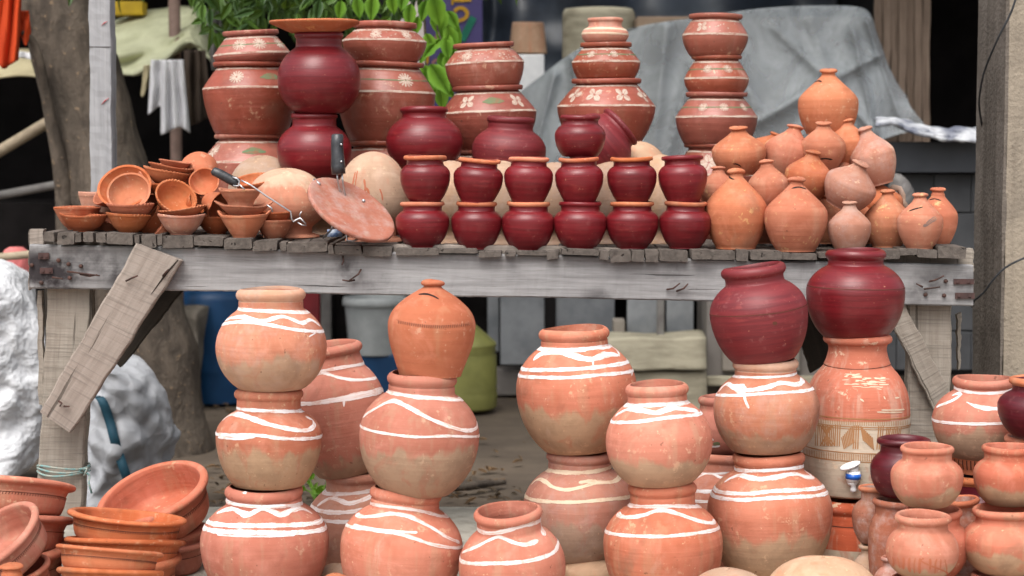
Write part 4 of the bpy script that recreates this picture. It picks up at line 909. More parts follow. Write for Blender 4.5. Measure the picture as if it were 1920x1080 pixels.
bw('plain rounded bowl below the wire tool, top of the right column', (451, 386), 4.57, 39, 30, 0, 0, False, 'gullak', .03, 5, 60, .6)
bw('wavy-lipped bowl, middle of the right column', (457, 410), 4.56, 42, 25, 1, 0, False, 'gullak', .03, 5, (78, -70), .56, .55)
bw('wavy-lipped pinkish bowl, base of the right column', (458, 'T'), 4.54, 42, 43, 0, 0, False, 'gullak', .04, 5, (75, -80, 15), .5, .32)
bw('crimped bowl stacked at the right end under the wire tool', (514, 422), 4.6, 32, 24, 1, 0, False, 'orange_deep', .12)
bw('plain orange bowl at the right end, base of the wire tool pair', (514, 'T'), 4.58, 36, 37, 2, 0, False, 'orange_deep', 0)
bw('dark shaded bowl behind the middle of the heap', (406, 'T'), 4.63, 38, 32, 0, 0, False, 'orange_deep', .1)
bw('bowl sunk in shade between the heap and the right column', (408, 420), 4.66, 30, 26, -22, 10, True, 'orange_deep', .08)
bw('bowl lying on its side in the gap behind the deep orange bowl', (288, 424), 4.62, 34, 34, -48, 12, True, 'orange_deep', .1)
bw('bowl chip leaning at the foot of the pinkish bowl', (306, 434), 4.565, 20, 20, -50, 10, True, 'orange', 0)
bw('orange bowl behind the black tool grip', (478, 350), 4.70, 38, 30, -6, 16, True, 'orange', .05)
bw('bowl mostly hidden at the back under the top of the heap', (300, 404), 4.76, 48, 40, 0, 0, False, 'orange_deep', 0)
bw('orange bowl hidden at the back behind the right column', (420, 412), 4.74, 46, 44, 0, 0, False, 'orange_deep', 0)
bw('orange bowl leaning at the foot of the deep bowl, left of it', (196, 424), 4.63, 32, 32, 20, 8, True, 'orange_deep', .05)
# ------------------------------------------------------------------ wire tool and the clay griddle
M['wire'] = plain('galvanised_wire', (.55, .55, .56), (.42, .42, .44), 80, .32, .5, .9)
M['grip'] = plain('black_plastic_grip', (.018, .019, .022), (.035, .037, .042), 60, .38, .5, 0, .15)
TN = empty('wire_tongs', 'wire roasting tool with a black grip lying over the bowls', 'tongs', W(470, 370, 4.54)); tb0 = Vector(TN.location)
q = lambda pts, Y: [W(x, y, Y + (k * .0)) - tb0 for k, (x, y) in enumerate(pts)]
mesh('grip', *join(tube(q([(398, 319), (401, 321), (412, 326), (430, 336), (440, 341), (446, 344)], 4.53), [.007, .0105, .0112, .0115, .0118, .0115], 14)), M['grip'], TN)
mesh('wire', *join(tube(q([(437, 348), (447, 349), (449, 340), (445, 335), (436, 332)], 4.517), .0022, 8), tube(q([(452, 338), (470, 347), (500, 368), (545, 397), (547, 411), (550, 416), (558, 411), (563, 409), (569, 415), (574, 420)], 4.52), .0021, 8),
                     tube(q([(449, 346), (455, 352), (459, 355)], 4.515), .002, 8), tube(q([(500, 384), (509, 390), (511, 398)], 4.53), .002, 8), tube(q([(563, 409), (562, 402), (566, 396)], 4.535), .0016, 8), tube(q([(558, 417), (566, 422), (575, 423)], 4.52), .0016, 8)), M['wire'], TN)
GT = empty('clay_griddle', 'round clay griddle tilted on a wire stand with a black upright handle', 'griddle', W(655, 452, 4.53)); gb = Vector(GT.location)
gc = W(659, 393, 4.53)
# disc: long axis in the picture from upper left to lower right, turned toward the viewer and up
axl = (W(735, 441, 4.53) - W(582, 343, 4.53)); Rg = axl.length / 2; axl.normalize()
ups = Vector((.52, -.43, .86)); nrm = (ups - axl * ups.dot(axl)).normalized(); axs = nrm.cross(axl)
prof = [(0, .000), (.5, .0005), (.9, .003), (.97, .005), (1.0, .003), (1.0, -.004), (.97, -.007), (.6, -.014), (0, -.017)]
GV = [gc + (axl * math.cos(a) + axs * math.sin(a)) * Rg * max(r, .002) + nrm * h for r, h in prof for a in [2 * math.pi * i / 64 for i in range(64)]]
GF = [(i * 64 + j, i * 64 + (j + 1) % 64, (i + 1) * 64 + (j + 1) % 64, (i + 1) * 64 + j) for i in range(len(prof) - 1) for j in range(64)]
M['griddle'] = clay('griddle_clay', (.38, .17, .12), (.35, .14, .095), (.40, .30, .24), pale=(.5, .38, .31), scuff=.3, dust=.45)
o = mesh('plate', [p - gb for p in GV], GF, M['griddle'], GT, True, None, None, {'slip': np.full(len(GV), 5.), 'rnd': np.full(len(GV), .4)}); bm_fix(o.data)
q = lambda pts: [W(x, y, Y) - gb for x, y, Y in pts]
gr = tube(q([(633, 251, 4.565), (633, 254, 4.565), (632, 270, 4.563), (633, 290, 4.56), (634, 312, 4.557), (635, 326, 4.555)]), [.010, .0145, .0145, .0152, .017, .0165], 16)
grip = mesh('grip', *gr, M['grip'], GT)
mesh('rivet', *join(*[tube(q([(640, y, 4.552), (640, y, 4.543)]), .0028, 8) for y in (271, 303)]), M['wire'], grip)
mesh('wire_stand', *join(tube(q([(632, 322, 4.555), (633, 340, 4.56), (640, 370, 4.575), (655, 420, 4.585)]), .0022, 8), tube(q([(641, 322, 4.555), (643, 345, 4.56), (650, 380, 4.575), (660, 420, 4.585)]), .0022, 8),
    tube(q([(589, 336, 4.555), (596, 342, 4.545), (600, 346, 4.54)]), .0028, 8), tube(q([(589, 336, 4.565), (584, 350, 4.575), (576, 362, 4.58)]), .002, 8), tube(q([(584, 350, 4.575), (600, 378, 4.55), (622, 402, 4.53), (640, 424, 4.515), (649, 436, 4.505), (651, 451, 4.50), (662, 452, 4.495), (672, 448, 4.50)]), .0022, 8),
    tube(q([(627, 418, 4.535), (620, 432, 4.55), (606, 446, 4.57)]), .0026, 8), tube(q([(681, 376, 4.525), (682, 377, 4.51)]), [.004, .0042], 10), tube(q([(620, 402, 4.532), (622, 404, 4.52)]), .0028, 8)), M['wire'], GT)
M['bluewhite'] = plain('printed_plastic', (.62, .70, .80), (.10, .20, .45), 40, .35, .4)
M['foil'] = M['wplastic']
tag(mesh('plastic_scrap', *box(*W(628, 437, 4.64), .035, .02, .018), M['bluewhite']), 'crumpled blue and white plastic scrap under the clay griddle', 'scrap')
# ------------------------------------------------------------------ ground
M['dirt'] = plain('trodden_dirt', (.125, .098, .074), (.085, .067, .052), 3.0, .95, .15, 0, .5, det=9)
M['concrete'] = plain('rough_concrete', (.46, .43, .37), (.33, .305, .26), 14, .92, .2, 0, .6, det=9)
def sheet(name, f, nu, nv, mat, parent=None, th=.006, loc=None, smooth=True):
    """cloth / ground: f(u,v) -> point, given a real thickness"""
    V = [Vector(f(i / nu, j / nv)) for j in range(nv + 1) for i in range(nu + 1)]
    base = Vector(loc) if loc is not None else Vector((0, 0, 0))
    Fc = [(j * (nu + 1) + i, j * (nu + 1) + i + 1, (j + 1) * (nu + 1) + i + 1, (j + 1) * (nu + 1) + i) for j in range(nv) for i in range(nu)]
    o = mesh(name, [v - base for v in V], Fc, mat, parent, smooth)
    if loc is not None and parent is None: o.location = loc
    if th:
        md = o.modifiers.new('thickness', 'SOLIDIFY'); md.thickness = th; md.offset = 0
    return o
from mathutils import noise as mn
def nz(x, y, z=0.0, s=1.0): return mn.noise(Vector((x * s, y * s, z)))
tag(sheet('ground', lambda u, v: (-30 + 60 * u, -12 + 62 * v, .02 * nz(u * 60, v * 60, 1, .9)), 120, 120, M['dirt'], th=0), kind='structure')
SL = join(box(0, 1.35, SLAB / 2 - .1, 9, 7.5, SLAB + .2))
o = mesh('pavement', *SL, M['concrete'], None, False); tag(o, kind='structure')
b = o.modifiers.new('worn_edge', 'BEVEL'); b.width = .012; b.segments = 2
# ------------------------------------------------------------------ leaves
def leafset(items, w=.5):
    """items: (pos, dir, normal, length)"""
    V, Fc = [], []
    out = [(0, 0), (.14, .30), (.38, .48), (.62, .40), (.85, .17), (1, 0)]
    for p, d, nn, L in items:
        d = Vector(d).normalized(); nn = Vector(nn); s = d.cross(nn)
        if s.length < 1e-3: s = d.cross(Vector((.3, .7, .2)))
        s.normalize(); n2 = s.cross(d); b = len(V)
        for t, hw in out: V.append(p + d * (L * t) - n2 * (L * .16 * t * t))
        for sg in (1, -1):
            for t, hw in out[1:-1]: V.append(p + d * (L * t) + s * (sg * hw * L * w) + n2 * (L * (.10 * hw - .16 * t * t)))
        c = [b + i for i in range(6)]
        for k in (0, 1):
            e = [b + 6 + 4 * k + i for i in range(4)]
            Fc += [(c[0], c[1], e[0]), (c[1], c[2], e[1], e[0]), (c[2], c[3], e[2], e[1]), (c[3], c[4], e[3], e[2]), (c[4], c[5], e[3])]
    return V, Fc
def leafmat(name, c1, c2, tr):
    t = NT(name); v = t.obj(False); n = t.noise(v, 9, 3); col = t.mix(t.step(n, .38, .64), c1, c2)
    t.set(t.b.inputs['Base Color'], col); t.b.inputs['Roughness'].default_value = .45
    tl_ = t.nd('ShaderNodeBsdfTranslucent'); t.set(tl_.inputs['Color'], t.mix(.35, col, (.35, .5, .02)))
    mx = t.nd('ShaderNodeMixShader'); mx.inputs[0].default_value = tr
    t.t.links.new(t.b.outputs[0], mx.inputs[1]); t.t.links.new(tl_.outputs[0], mx.inputs[2]); t.t.links.new(mx.outputs[0], t.out.inputs[0])
    return t.m
M['leaf'] = leafmat('dark_tree_leaf', (.03, .072, .016), (.095, .185, .03), .28)
M['leafb'] = leafmat('bright_young_leaf', (.20, .40, .035), (.13, .31, .03), .45)
M['deadleaf'] = plain('dead_leaf', (.16, .09, .04), (.07, .05, .03), 7, .8)
def bark():
    t = NT('bark'); v = t.obj(False)
    n = t.noise(t.scale(v, (1, 1, .45)), 16, 8, .65, .6); n2 = t.noise(v, 5, 4); n3 = t.noise(v, 45, 3)
    col = t.mix(t.step(n, .36, .66), (.062, .050, .040), (.125, .100, .078))
    col = t.mix(t.math('MULTIPLY', t.step(n2, .52, .7), .6), col, (.105, .088, .07))
    col = t.mix(t.math('MULTIPLY', t.step(n3, .64, .70), .7), col, (.27, .19, .12))
    t.bump(t.math('ADD', n, t.math('MULTIPLY', n3, .3)), .8, .02); return t.done(col, .9, .2)
M['bark'] = bark()
TR = empty('tree', 'leaning tree with thick brown trunk and dark leafy crown behind the left table end', 'tree', W(285, 850, 6.9)); TR.location.z = 0; tr0 = Vector(TR.location)
def limb(name, pts, rads, mat, parent, base, n=22, rough=.06, sub=6):
    A = crspline([tuple(p) for p in pts], sub); R = np.interp(np.linspace(0, 1, len(A)), np.linspace(0, 1, len(rads)), rads)
    V, Fc = tube([Vector(p) for p in A], R, n)
    V = [Vector(v) for v in V]; k = len(A)
    for i in range(k):
        c = Vector(A[i])
        for j in range(n):
            d = V[i * n + j] - c; a = 2 * math.pi * j / n
            V[i * n + j] = c + d * (1 + rough * nz(math.cos(a) * 1.3, math.sin(a) * 1.3, i * .35) * 2) - base
    return mesh(name, V, Fc, mat, parent)
TY = 6.9
limb('trunk', [W(300, 905, TY), W(283, 700, TY), W(240, 520, TY), W(192, 310, TY), W(150, 150, TY), W(112, 0, TY), W(85, -160, TY), W(120, -420, TY + .1), W(240, -700, TY)], [.20, .175, .165, .155, .15, .145, .14, .11, .07], M['bark'], TR, tr0, 28)
limb('stem', [W(140, 900, TY - .1), W(122, 430, TY - .1), W(116, 330, TY - .12), W(95, 225, TY - .15), W(75, 120, TY - .2), W(62, 78, TY - .22), W(42, 60, TY - .25)], [.035, .032, .030, .022, .016, .013, .009], M['bark'], TR, tr0, 12)
limb('branch', [W(100, -200, TY), W(300, -330, TY - .3), W(520, -260, TY - .5), W(700, -180, TY - .6)], [.09, .06, .04, .02], M['bark'], TR, tr0, 12)
limb('branch', [W(120, -420, TY), W(40, -640, TY + .3), W(-200, -800, TY + .2)], [.09, .06, .02], M['bark'], TR, tr0, 12)
it = []
for _ in range(3000):
    px = random.gauss(560, 150); py = random.uniform(-330, 75) if random.random() < .75 else random.uniform(-700, -200)
    if py > -10:
        lim = 38 + 26 * math.sin(px / 47.0) + 16 * math.sin(px / 17.0) - max(0, (400 - px)) * .1 - max(0, px - 740) * .6
        if px < 372 or px > 800 or py > lim + 28: continue
    Y = random.uniform(6.0, 7.4)
    d = Vector((random.gauss(0, .5), random.gauss(-.2, .5), random.gauss(-.75, .4)))
    it.append((W(px, py, Y), d, Vector((random.gauss(0, .6), random.gauss(-.7, .5), random.gauss(.5, .5))), random.uniform(.045, .09)))
for _ in range(0):            # leaves filling the shade down to the painted pots
    px = random.uniform(368, 560); py = random.uniform(0, 235); 
    if px < 395 - (py - 90) * .1 and py > 60: continue
    it.append((W(px, py, random.uniform(6.9, 7.3)), Vector((random.gauss(0, .5), random.gauss(0, .4), -.8)), Vector((random.gauss(0, .5), -.8, .5)), random.uniform(.06, .11)))
for _ in range(1500):           # extra unseen leaves overhead, added to shade the background
    a, r_ = random.uniform(0, 6.28), math.sqrt(random.random())
    it.append((Vector((-.5 + 2.6 * r_ * math.cos(a), 7.6 + 1.6 * r_ * math.sin(a), random.uniform(2.75, 3.5))), Vector((random.gauss(0, 1), random.gauss(0, 1), -.4)), Vector((random.gauss(0, .5), random.gauss(0, .5), 1)), random.uniform(.14, .24)))
V, Fc = leafset(it, .42); mesh('crown', [v - tr0 for v in V], Fc, M['leaf'], TR)
CR = empty('creeper', 'bright green leafy creeper hanging beside the purple sign', 'creeper', W(800, 0, 6.0)); c0 = Vector(CR.location)
limb('stem', [W(772, -260, 6.0), W(790, -60, 6.0), W(797, 60, 6.0), W(798, 120, 6.0), W(806, 150, 5.98), W(832, 178, 5.95)], [.006, .0045, .004, .0035, .003, .002], M['bark'], CR, c0, 8)
limb('stem', [W(820, -260, 5.95), W(822, -60, 5.95), W(818, 40, 5.93), W(838, 100, 5.9)], [.005, .004, .003, .002], M['bark'], CR, c0, 8)
it = []
for px, py, dx, dy, L in ((812, -12, .2, 1, 62), (800, 0, -.3, 1, 40), (822, 10, .15, 1, 55), (815, 20, .3, 1, 50), (824, 30, .55, 1, 78), (838, 48, .35, 1, 50), (842, 64, -.2, .9, 42), (836, 72, .1, 1, 38), (828, 74, -.8, .7, 34), (818, 82, -.6, .6, 34), (846, 78, .2, 1, 34), (826, 98, .3, 1, 40), (836, 102, .2, 1, 36), (798, 62, .4, 1, 40), (790, 122, .6, 1, 62), (806, 120, .55, .8, 66), (812, 138, .7, .75, 58), (826, 160, .1, 1, 46), (798, 126, .1, 1, 58), (818, 125, 1, .5, 46), (784, 30, -.2, 1, 36), (770, 6, -.1, 1, 44), (760, -20, -.2, 1, 40), (734, -14, .1, 1, 40), (700, -10, -.1, 1, 48), (668, -6, .2, 1, 40), (640, 0, -.1, 1, 36), (795, 90, -.2, .9, 30), (846, 130, .1, 1, 38), (838, 20, .5, .8, 40)):
    Y = 5.93 + random.uniform(-.05, .05); m_ = mpp(px, py, Y)
    it.append((W(px, py, Y), Vector((dx, random.uniform(-.25, .1), -dy)), Vector((random.uniform(-.3, .3), -1, random.uniform(.1, .6))), L * m_ * 1.05))
V, Fc = leafset(it, .62); mesh('foliage', [v - c0 for v in V], Fc, M['leafb'], CR)
# fallen leaves
it = []
def gp(px, py): # photo pixel to the dirt
    d = W(px, py, 10) - CAM; return CAM + d * (-(EYE - .012) / d.z)
for _ in range(330):
    px, py = random.uniform(330, 1000), random.choice((random.uniform(880, 945), random.uniform(900, 948), random.uniform(740, 945)))
    P = gp(px, py)
    it.append((P + Vector((0, 0, random.uniform(0, .02))), Vector((random.gauss(0, 1), random.gauss(0, 1), random.gauss(0, .12))), Vector((random.gauss(0, .3), random.gauss(0, .3), 1)), random.uniform(.02, .05)))
V, Fc = leafset(it, .5); tag(mesh('fallen_leaves', V, Fc, M['deadleaf']), 'dry brown leaves littering the dirt behind the ledge', 'leaf litter', kind='stuff')
for px, py, a, l in ((880, 925, 8, 'brown stick lying in the leaf litter at the foot of the small front pot'), (690, 905, -6, 'dark stick lying in the leaf litter between the second stack and the ledge')):
    P = gp(px, py); tag(limb('stick', [P + Vector((-.10, 0, .012)), P + Vector((0, .02, .02)), P + Vector((.11, math.radians(a), .012))], [.012, .014, .009], M['bark'], None, Vector((0, 0, 0)), 8), l, 'stick')
it = [(gp(x, y) + Vector((0, 0, .03)), Vector((random.gauss(0, .6), random.gauss(-.2, .5), random.uniform(.3, 1))), Vector((random.gauss(0, .4), -1, .4)), random.uniform(.02, .04)) for _ in range(14) for x, y in ((random.uniform(570, 618), random.uniform(915, 945)),)]
wb = gp(594, 944) + Vector((0, 0, .0)); wst = [tube([wb + Vector((0, 0, 0)), wb.lerp(p, .6) + Vector((0, 0, .012)), p + Vector(d).normalized() * .004], .0022, 5) for p, d, n_, L in it]
V, Fc = join(leafset(it, .5), *wst); tag(mesh('weed', V, Fc, M['leafb']), 'small green weed sprouting on the ledge edge behind the left stacks', 'weed')
# ------------------------------------------------------------------ stalls, cloths and junk behind
M['shadeblack'] = plain('shade_black', (.014, .012, .012), (.008, .007, .007), 5, .9, .1)  # black stands in for the shade inside stalls and behind the table
M['tarp'] = plain('pale_green_tarp', (.58, .59, .40), (.46, .47, .30), 9, .7, .3, 0, .3)
M['tarpcream'] = plain('cream_tarp_edge', (.55, .48, .30), (.46, .40, .25), 9, .8)
M['greyduty'] = plain('washed_grey_plastic', (.19, .18, .17), (.13, .12, .115), 12, .6)
M['orangecloth'] = plain('orange_cloth', (.50, .055, .012), (.36, .034, .008), 14, .85, .2, stretch=(1, 1, .2))
M['whitecloth'] = plain('white_cloth', (.84, .84, .86), (.74, .74, .77), 10, .85, .2, stretch=(3, 1, .3))
M['browncloth'] = plain('brown_cloth', (.10, .075, .058), (.055, .042, .034), 10, .9, .1, stretch=(3, 1, .3))
M['bamboo'] = plain('dry_bamboo', (.33, .27, .19), (.24, .19, .13), 22, .6, .3, stretch=(1, 1, 1))
M['polebrown'] = plain('brown_painted_pole', (.24, .16, .13), (.19, .125, .10), 20, .6)
M['plaster'] = plain('pinkish_grey_plaster', (.52, .46, .43), (.43, .38, .36), 4, .9)
M['yellow'] = plain('yellow_painted_beam', (.60, .40, .02), (.45, .30, .02), 9, .6)
M['cyan'] = plain('cyan_plastic', (.05, .45, .58), (.04, .36, .48), 9, .5)
def slabbox(name, label, cat, c, s, mat, rot=0, bev=.006, group=None, parent=None, kind=None):
    o = mesh(name, *box(0, 0, 0, *s), mat, parent, False); o.location = c; o.rotation_euler = (0, 0, rot)
    if bev:
        b = o.modifiers.new('edge', 'BEVEL'); b.width = bev; b.segments = 2
    if parent is None: tag(o, label, cat, group, kind)
    return o
def pxbox(name, label, cat, x0, y0, x1, y1, Y, dep, mat, **kw):
    a, b = W(x0, y0, Y), W(x1, y1, Y)
    return slabbox(name, label, cat, ((a.x + b.x) / 2, Y + dep / 2, (a.z + b.z) / 2), (abs(b.x - a.x), dep, abs(a.z - b.z)), mat, **kw)
# far house and the dark stall
HS = empty('house', 'pinkish grey house wall glimpsed through the leaves', 'house', (-.5, 11.5, 0))
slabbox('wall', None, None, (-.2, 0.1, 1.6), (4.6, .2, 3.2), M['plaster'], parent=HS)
slabbox('roof', None, None, (-.2, 1.0, 3.27), (5.2, 3.0, .14), M['shadeblack'], parent=HS)
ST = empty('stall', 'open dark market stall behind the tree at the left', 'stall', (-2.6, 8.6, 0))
slabbox('back_wall', None, None, (-.3, 1.6, 1.2), (4.6, .1, 2.4), M['shadeblack'], parent=ST)
slabbox('side_wall', None, None, (-2.6, .5, 1.2), (.1, 2.3, 2.4), M['shadeblack'], parent=ST)  # side walls and unseen roof added to keep light out of the stall
slabbox('side_wall', None, None, (1.95, .8, 1.0), (.1, 1.7, 2.0), M['shadeblack'], parent=ST)
slabbox('counter', None, None, (-.2, .6, .42), (4.4, .6, .84), M['shadeblack'], parent=ST)
slabbox('roof', None, None, (-.35, .62, 2.46), (4.9, 2.3, .1), M['shadeblack'], parent=ST)
for px, l in ((331, 0),):
    P = W(px, 330, 8.0); mesh('post', *tube([P - Vector(ST.location) + Vector((0, 0, -P.z)), P - Vector(ST.location) + Vector((0, 0, 1.75 - P.z))], .024, 12), M['polebrown'], ST)
def pick(A, u):
    t = np.linspace(0, 1, len(A)); return np.array([np.interp(u, t, A[:, 0]), np.interp(u, t, A[:, 1])])
def canopy(u, v):
    top = crspline([(205, 44), (270, 22), (340, 14), (368, 14), (384, 40), (398, 90), (412, 150)], 6); bot = crspline([(205, 138), (250, 140), (300, 122), (335, 98), (352, 88), (372, 92), (398, 112)], 6)
    a = pick(top, u); b = pick(bot, u)
    Y = 7.9 + (1 - v) ** 2 * .55 + .05 * math.sin(v * 17 + u * 6) * v + .05 * nz(u * 6, v * 5, 3)
    x = a[0] + (b[0] - a[0]) * v; y = a[1] + (b[1] - a[1]) * v
    return W(x + 3 * nz(u * 9, v * 9, 1), y + 4 * nz(u * 8, v * 8, 2), Y)
tag(sheet('tarp', canopy, 60, 26, M['tarp'], th=.008), 'sagging pale green tarp draped over the stall right of the grey post', 'tarp')
def canopy2(u, v):
    x = -60 + 150 * u; y = 96 + 48 * v + 3 * math.sin(u * 7)
    return W(x, y, 7.9 + (1 - v) * .5 + .03 * math.sin(v * 9) + .02 * nz(u * 8, v * 4, 5))
tag(sheet('tarp', canopy2, 30, 14, M['tarpcream'], th=.01), 'cream tarp edge hanging left of the leaning trunk', 'tarp')
o = sheet('cloth_strip', lambda u, v: W(-20 + 100 * u, 98 + 12 * v + 2 * math.sin(u * 9), 7.78 + .01 * math.sin(u * 20)), 30, 4, M['whitecloth'], th=.006); tag(o, 'narrow white cloth strip along the cream tarp edge', 'cloth')
M['greendash'] = plain('green_print', (.05, .35, .22), None, 20)
tag(sheet('grey_sheet', lambda u, v: W(384 + 26 * u + 14 * v, 15 + 90 * v * 1.3, 7.7 + .05 * math.sin(u * 8 + v * 4)), 10, 20, M['greyduty'], th=.006), 'washed grey plastic strip hanging beside the pale green tarp', 'plastic strip')
def hang(label, x0, x1, y0, y1, Y, mat, fold=5, skew=0, name='cloth', cat='cloth', group=None):
    s = random.uniform(0, 9)
    def f(u, v):
        x = x0 + (x1 - x0) * (u * (1 - .25 * (1 - v)) + .125 * (1 - v)) + skew * v; ye = y1 + 7 * math.sin(u * 5 + s) + 8 * nz(u * 3, s, 1)
        return W(x, y0 + (ye - y0) * v, Y + .016 * math.sin(u * fold * 4.2 + s + v) * (.35 + v) + .02 * nz(u * 4, v * 2.5, s))
    return tag(sheet(name, f, 48, 30, mat, th=.004), label, cat, group)
hang('white cloth hanging left of the brown stall post', 278, 322, 112, 208, 7.75, M['whitecloth'], 3)
hang('longer white cloth hanging directly at the brown stall post', 296, 350, 112, 246, 7.68, M['whitecloth'], 4, 6)
hang('dark brown cloth hanging right of the brown stall post', 338, 392, 94, 232, 7.8, M['browncloth'], 4, 6)
hang('beige rag hanging at the left end of the white cloths', 268, 286, 122, 170, 7.82, M['tarpcream'], 2, -4)
hang('bright orange cloth hanging at the top left corner', 2, 48, -60, 120, 6.6, M['orangecloth'], 3, -14, 'cloth', 'cloth')
hang('small orange cloth end beside the leaning trunk', 36, 56, 20, 74, 6.65, M['orangecloth'], 2, 2)
pxbox('beam', 'yellow beam over the pale green tarp beside the grey post', 'beam', 203, 2, 268, 28, 8.3, .1, M['yellow'])
pxbox('plastic_can', 'cyan plastic piece behind the top of the grey post', 'plastic', 200, -30, 211, 12, 7.6, .05, M['cyan'])
def pole(label, pts, Y, r, mat, name='bamboo_pole'):
    tag(mesh(name, *tube([W(x, y, Y + (dy[0] if dy else 0)) for x, y, *dy in pts], r, 12), M[mat]), label, 'pole')
pole('slanting bamboo pole in front of the dark stall', [(-90, 335), (0, 283), (102, 222), (150, 193)], 7.3, .022, 'bamboo')
pole('nearly level pale pole crossing behind the forked stem', [(-90, 385), (0, 366), (130, 342), (220, 326)], 7.4, .017, 'greyduty')
pole('low horizontal pole by the pink bundle', [(-80, 486), (0, 482), (56, 477), (120, 472)], 6.5, .014, 'bamboo')
# grey square post
PO = pboard('post', (165, -120), (206, -120), (212, 436), (169, 436), 5.25, .07, M['postwood'], None, (0, 0, 0), True, n=50)
me_ = PO.data; pz = [v.co.z for v in me_.vertices]; zmin = min(pz)
tag(PO, 'pale grey square wooden post rising behind the heap of bowls', 'post'); PO.name = 'wooden_post'
M['redmark'] = plain('red_pencil_mark', (.35, .03, .04), (.45, .2, .2), 60)
for k, (x0, y0, x1, y1) in enumerate(((190, 48, 201, 40), (190, 196, 204, 184))):
    mesh('red_mark', *tube([W(x0, y0, 5.248), W((x0 + x1) / 2, (y0 + y1) / 2 - 1, 5.247), W(x1, y1, 5.248)], [.0006, .0019, .0008], 6), M['redmark'], PO)
mesh('seam', *tube([W(167, 88, 5.249), W(207, 88, 5.249)], .0009, 5), M['darkwood'], PO)
# sacks at left
def crinkle(name, c1, c2, rough, spec, s1, k):
    t = NT(name); v = t.obj(False); n = t.noise(v, 5, 4, .6)
    dv = t.n.new('ShaderNodeVectorMath'); dv.operation = 'ADD'; nn = t.n.new('ShaderNodeTexNoise'); nn.inputs['Scale'].default_value = 9; t.set(nn.inputs['Vector'], v)
    t.set(dv.inputs[0], v); t.set(dv.inputs[1], t.scale(nn.outputs['Color'], (.10, .10, .10)))
    hs = []
    for sc in (s1, s1 * 2.3):
        vo = t.n.new('ShaderNodeTexVoronoi'); vo.inputs['Scale'].default_value = sc; t.set(vo.inputs['Vector'], dv.outputs[0]); hs.append(vo.outputs['Distance'])
    t.bump(t.math('ADD', hs[0], t.math('MULTIPLY', hs[1], .55)), k, .035)
    return t.done(t.mix(t.step(n, .36, .66), c1, c2), rough, spec)
M['sack'] = crinkle('woven_white_sack', (.66, .67, .69), (.60, .61, .63), .85, .12, 24, .28)
M['bagmat'] = crinkle('grey_white_plastic_bag', (.40, .41, .43), (.31, .32, .34), .5, .25, 7, .5)
M['pink'] = plain('faded_pink_cloth', (.58, .17, .16), (.45, .12, .12), 8, .9)
M['bluestrap'] = plain('blue_strap', (.014, .055, .085), (.018, .07, .105), 40, .6)
def blob(name, label, cat, pts, Y, dep, mat, seed, amp=.05, parent=None, nf=3.0):
    """soft bag: pts = outline half (x0,x1,y) rows in photo pixels"""
    rows = len(pts); n = 110; V = []; rr = np.array(pts, float); A = crspline([tuple(p) for p in pts], 16)
    for x0, x1, y in A:
        c = W((x0 + x1) / 2, y, Y); hw = (x1 - x0) / 2 * mpp(500, y, Y)
        for j in range(n):
            a = 2 * math.pi * j / n; d = Vector((math.cos(a) * hw, math.sin(a) * dep * min(1, hw / .06 + .15), 0)); p = c + d; wv = Vector((p.x * 7 + nz(p.x * 4, p.z * 4, seed) * 1.2, p.z * 7, p.y * 7))
            k = 1 + amp * 2 * nz(p.x * nf, p.z * nf, p.y * nf + seed) + amp * nz(p.x * nf * 3, p.z * nf * 3, p.y * nf * 3 + seed) - amp * 1.1 * max(0, .28 - abs(mn.noise(wv))) - amp * .7 * max(0, .25 - abs(mn.noise(wv * 2.3 + Vector((5, seed, 2)))))
            p = c + d * k; p.z = max(p.z + amp * .3 * nz(p.x * 5, p.y * 5, p.z * 5), .012); V.append(p)
    k = len(A); Fc = [(i * n + j, i * n + (j + 1) % n, (i + 1) * n + (j + 1) % n, (i + 1) * n + j) for i in range(k - 1) for j in range(n)] + [tuple(range(n)), tuple((k - 1) * n + j for j in range(n))]
    o = mesh(name, V, Fc, mat, parent); bm_fix(o.data)
    return tag(o, label, cat) if parent is None else o
blob('sack', 'big crumpled white sack at the left edge behind the table leg', 'sack', [(2, 16, 505), (-20, 40, 520), (-60, 72, 570), (-75, 92, 640), (-85, 98, 740), (-85, 100, 810), (-70, 92, 850), (-40, 70, 868)], 6.2, .24, M['sack'], 1, .16, nf=4)
BG = blob('bag', 'grey-white plastic bag with a dark blue strap behind the left table brace', 'bag', [(212, 222, 672), (190, 262, 688), (166, 288, 725), (150, 304, 790), (148, 310, 850), (152, 296, 910), (165, 275, 945)], 5.75, .17, M['bagmat'], 5, .16, nf=6)
st = [(178, 742), (192, 752), (206, 790), (216, 828), (228, 866), (240, 900)]
sv, sf = [], []
for i, (x, y) in enumerate(crspline(st, 4)):
    for k in (-9, 9): sv.append(W(x + k, y, 5.565 + .006 * math.sin(i)))
ns_ = len(sv) // 2; sf = [(2 * i, 2 * i + 1, 2 * i + 3, 2 * i + 2) for i in range(ns_ - 1)]
so = mesh('strap', sv, sf, M['bluestrap'], BG); so.modifiers.new('thickness', 'SOLIDIFY').thickness = .004
blob('bundle', 'faded pink cloth bundle above the white sack at the left edge', 'bundle', [(18, 42, 460), (8, 52, 470), (4, 58, 495), (-10, 60, 520), (-20, 60, 560)], 6.7, .07, M['pink'], 3, .1)
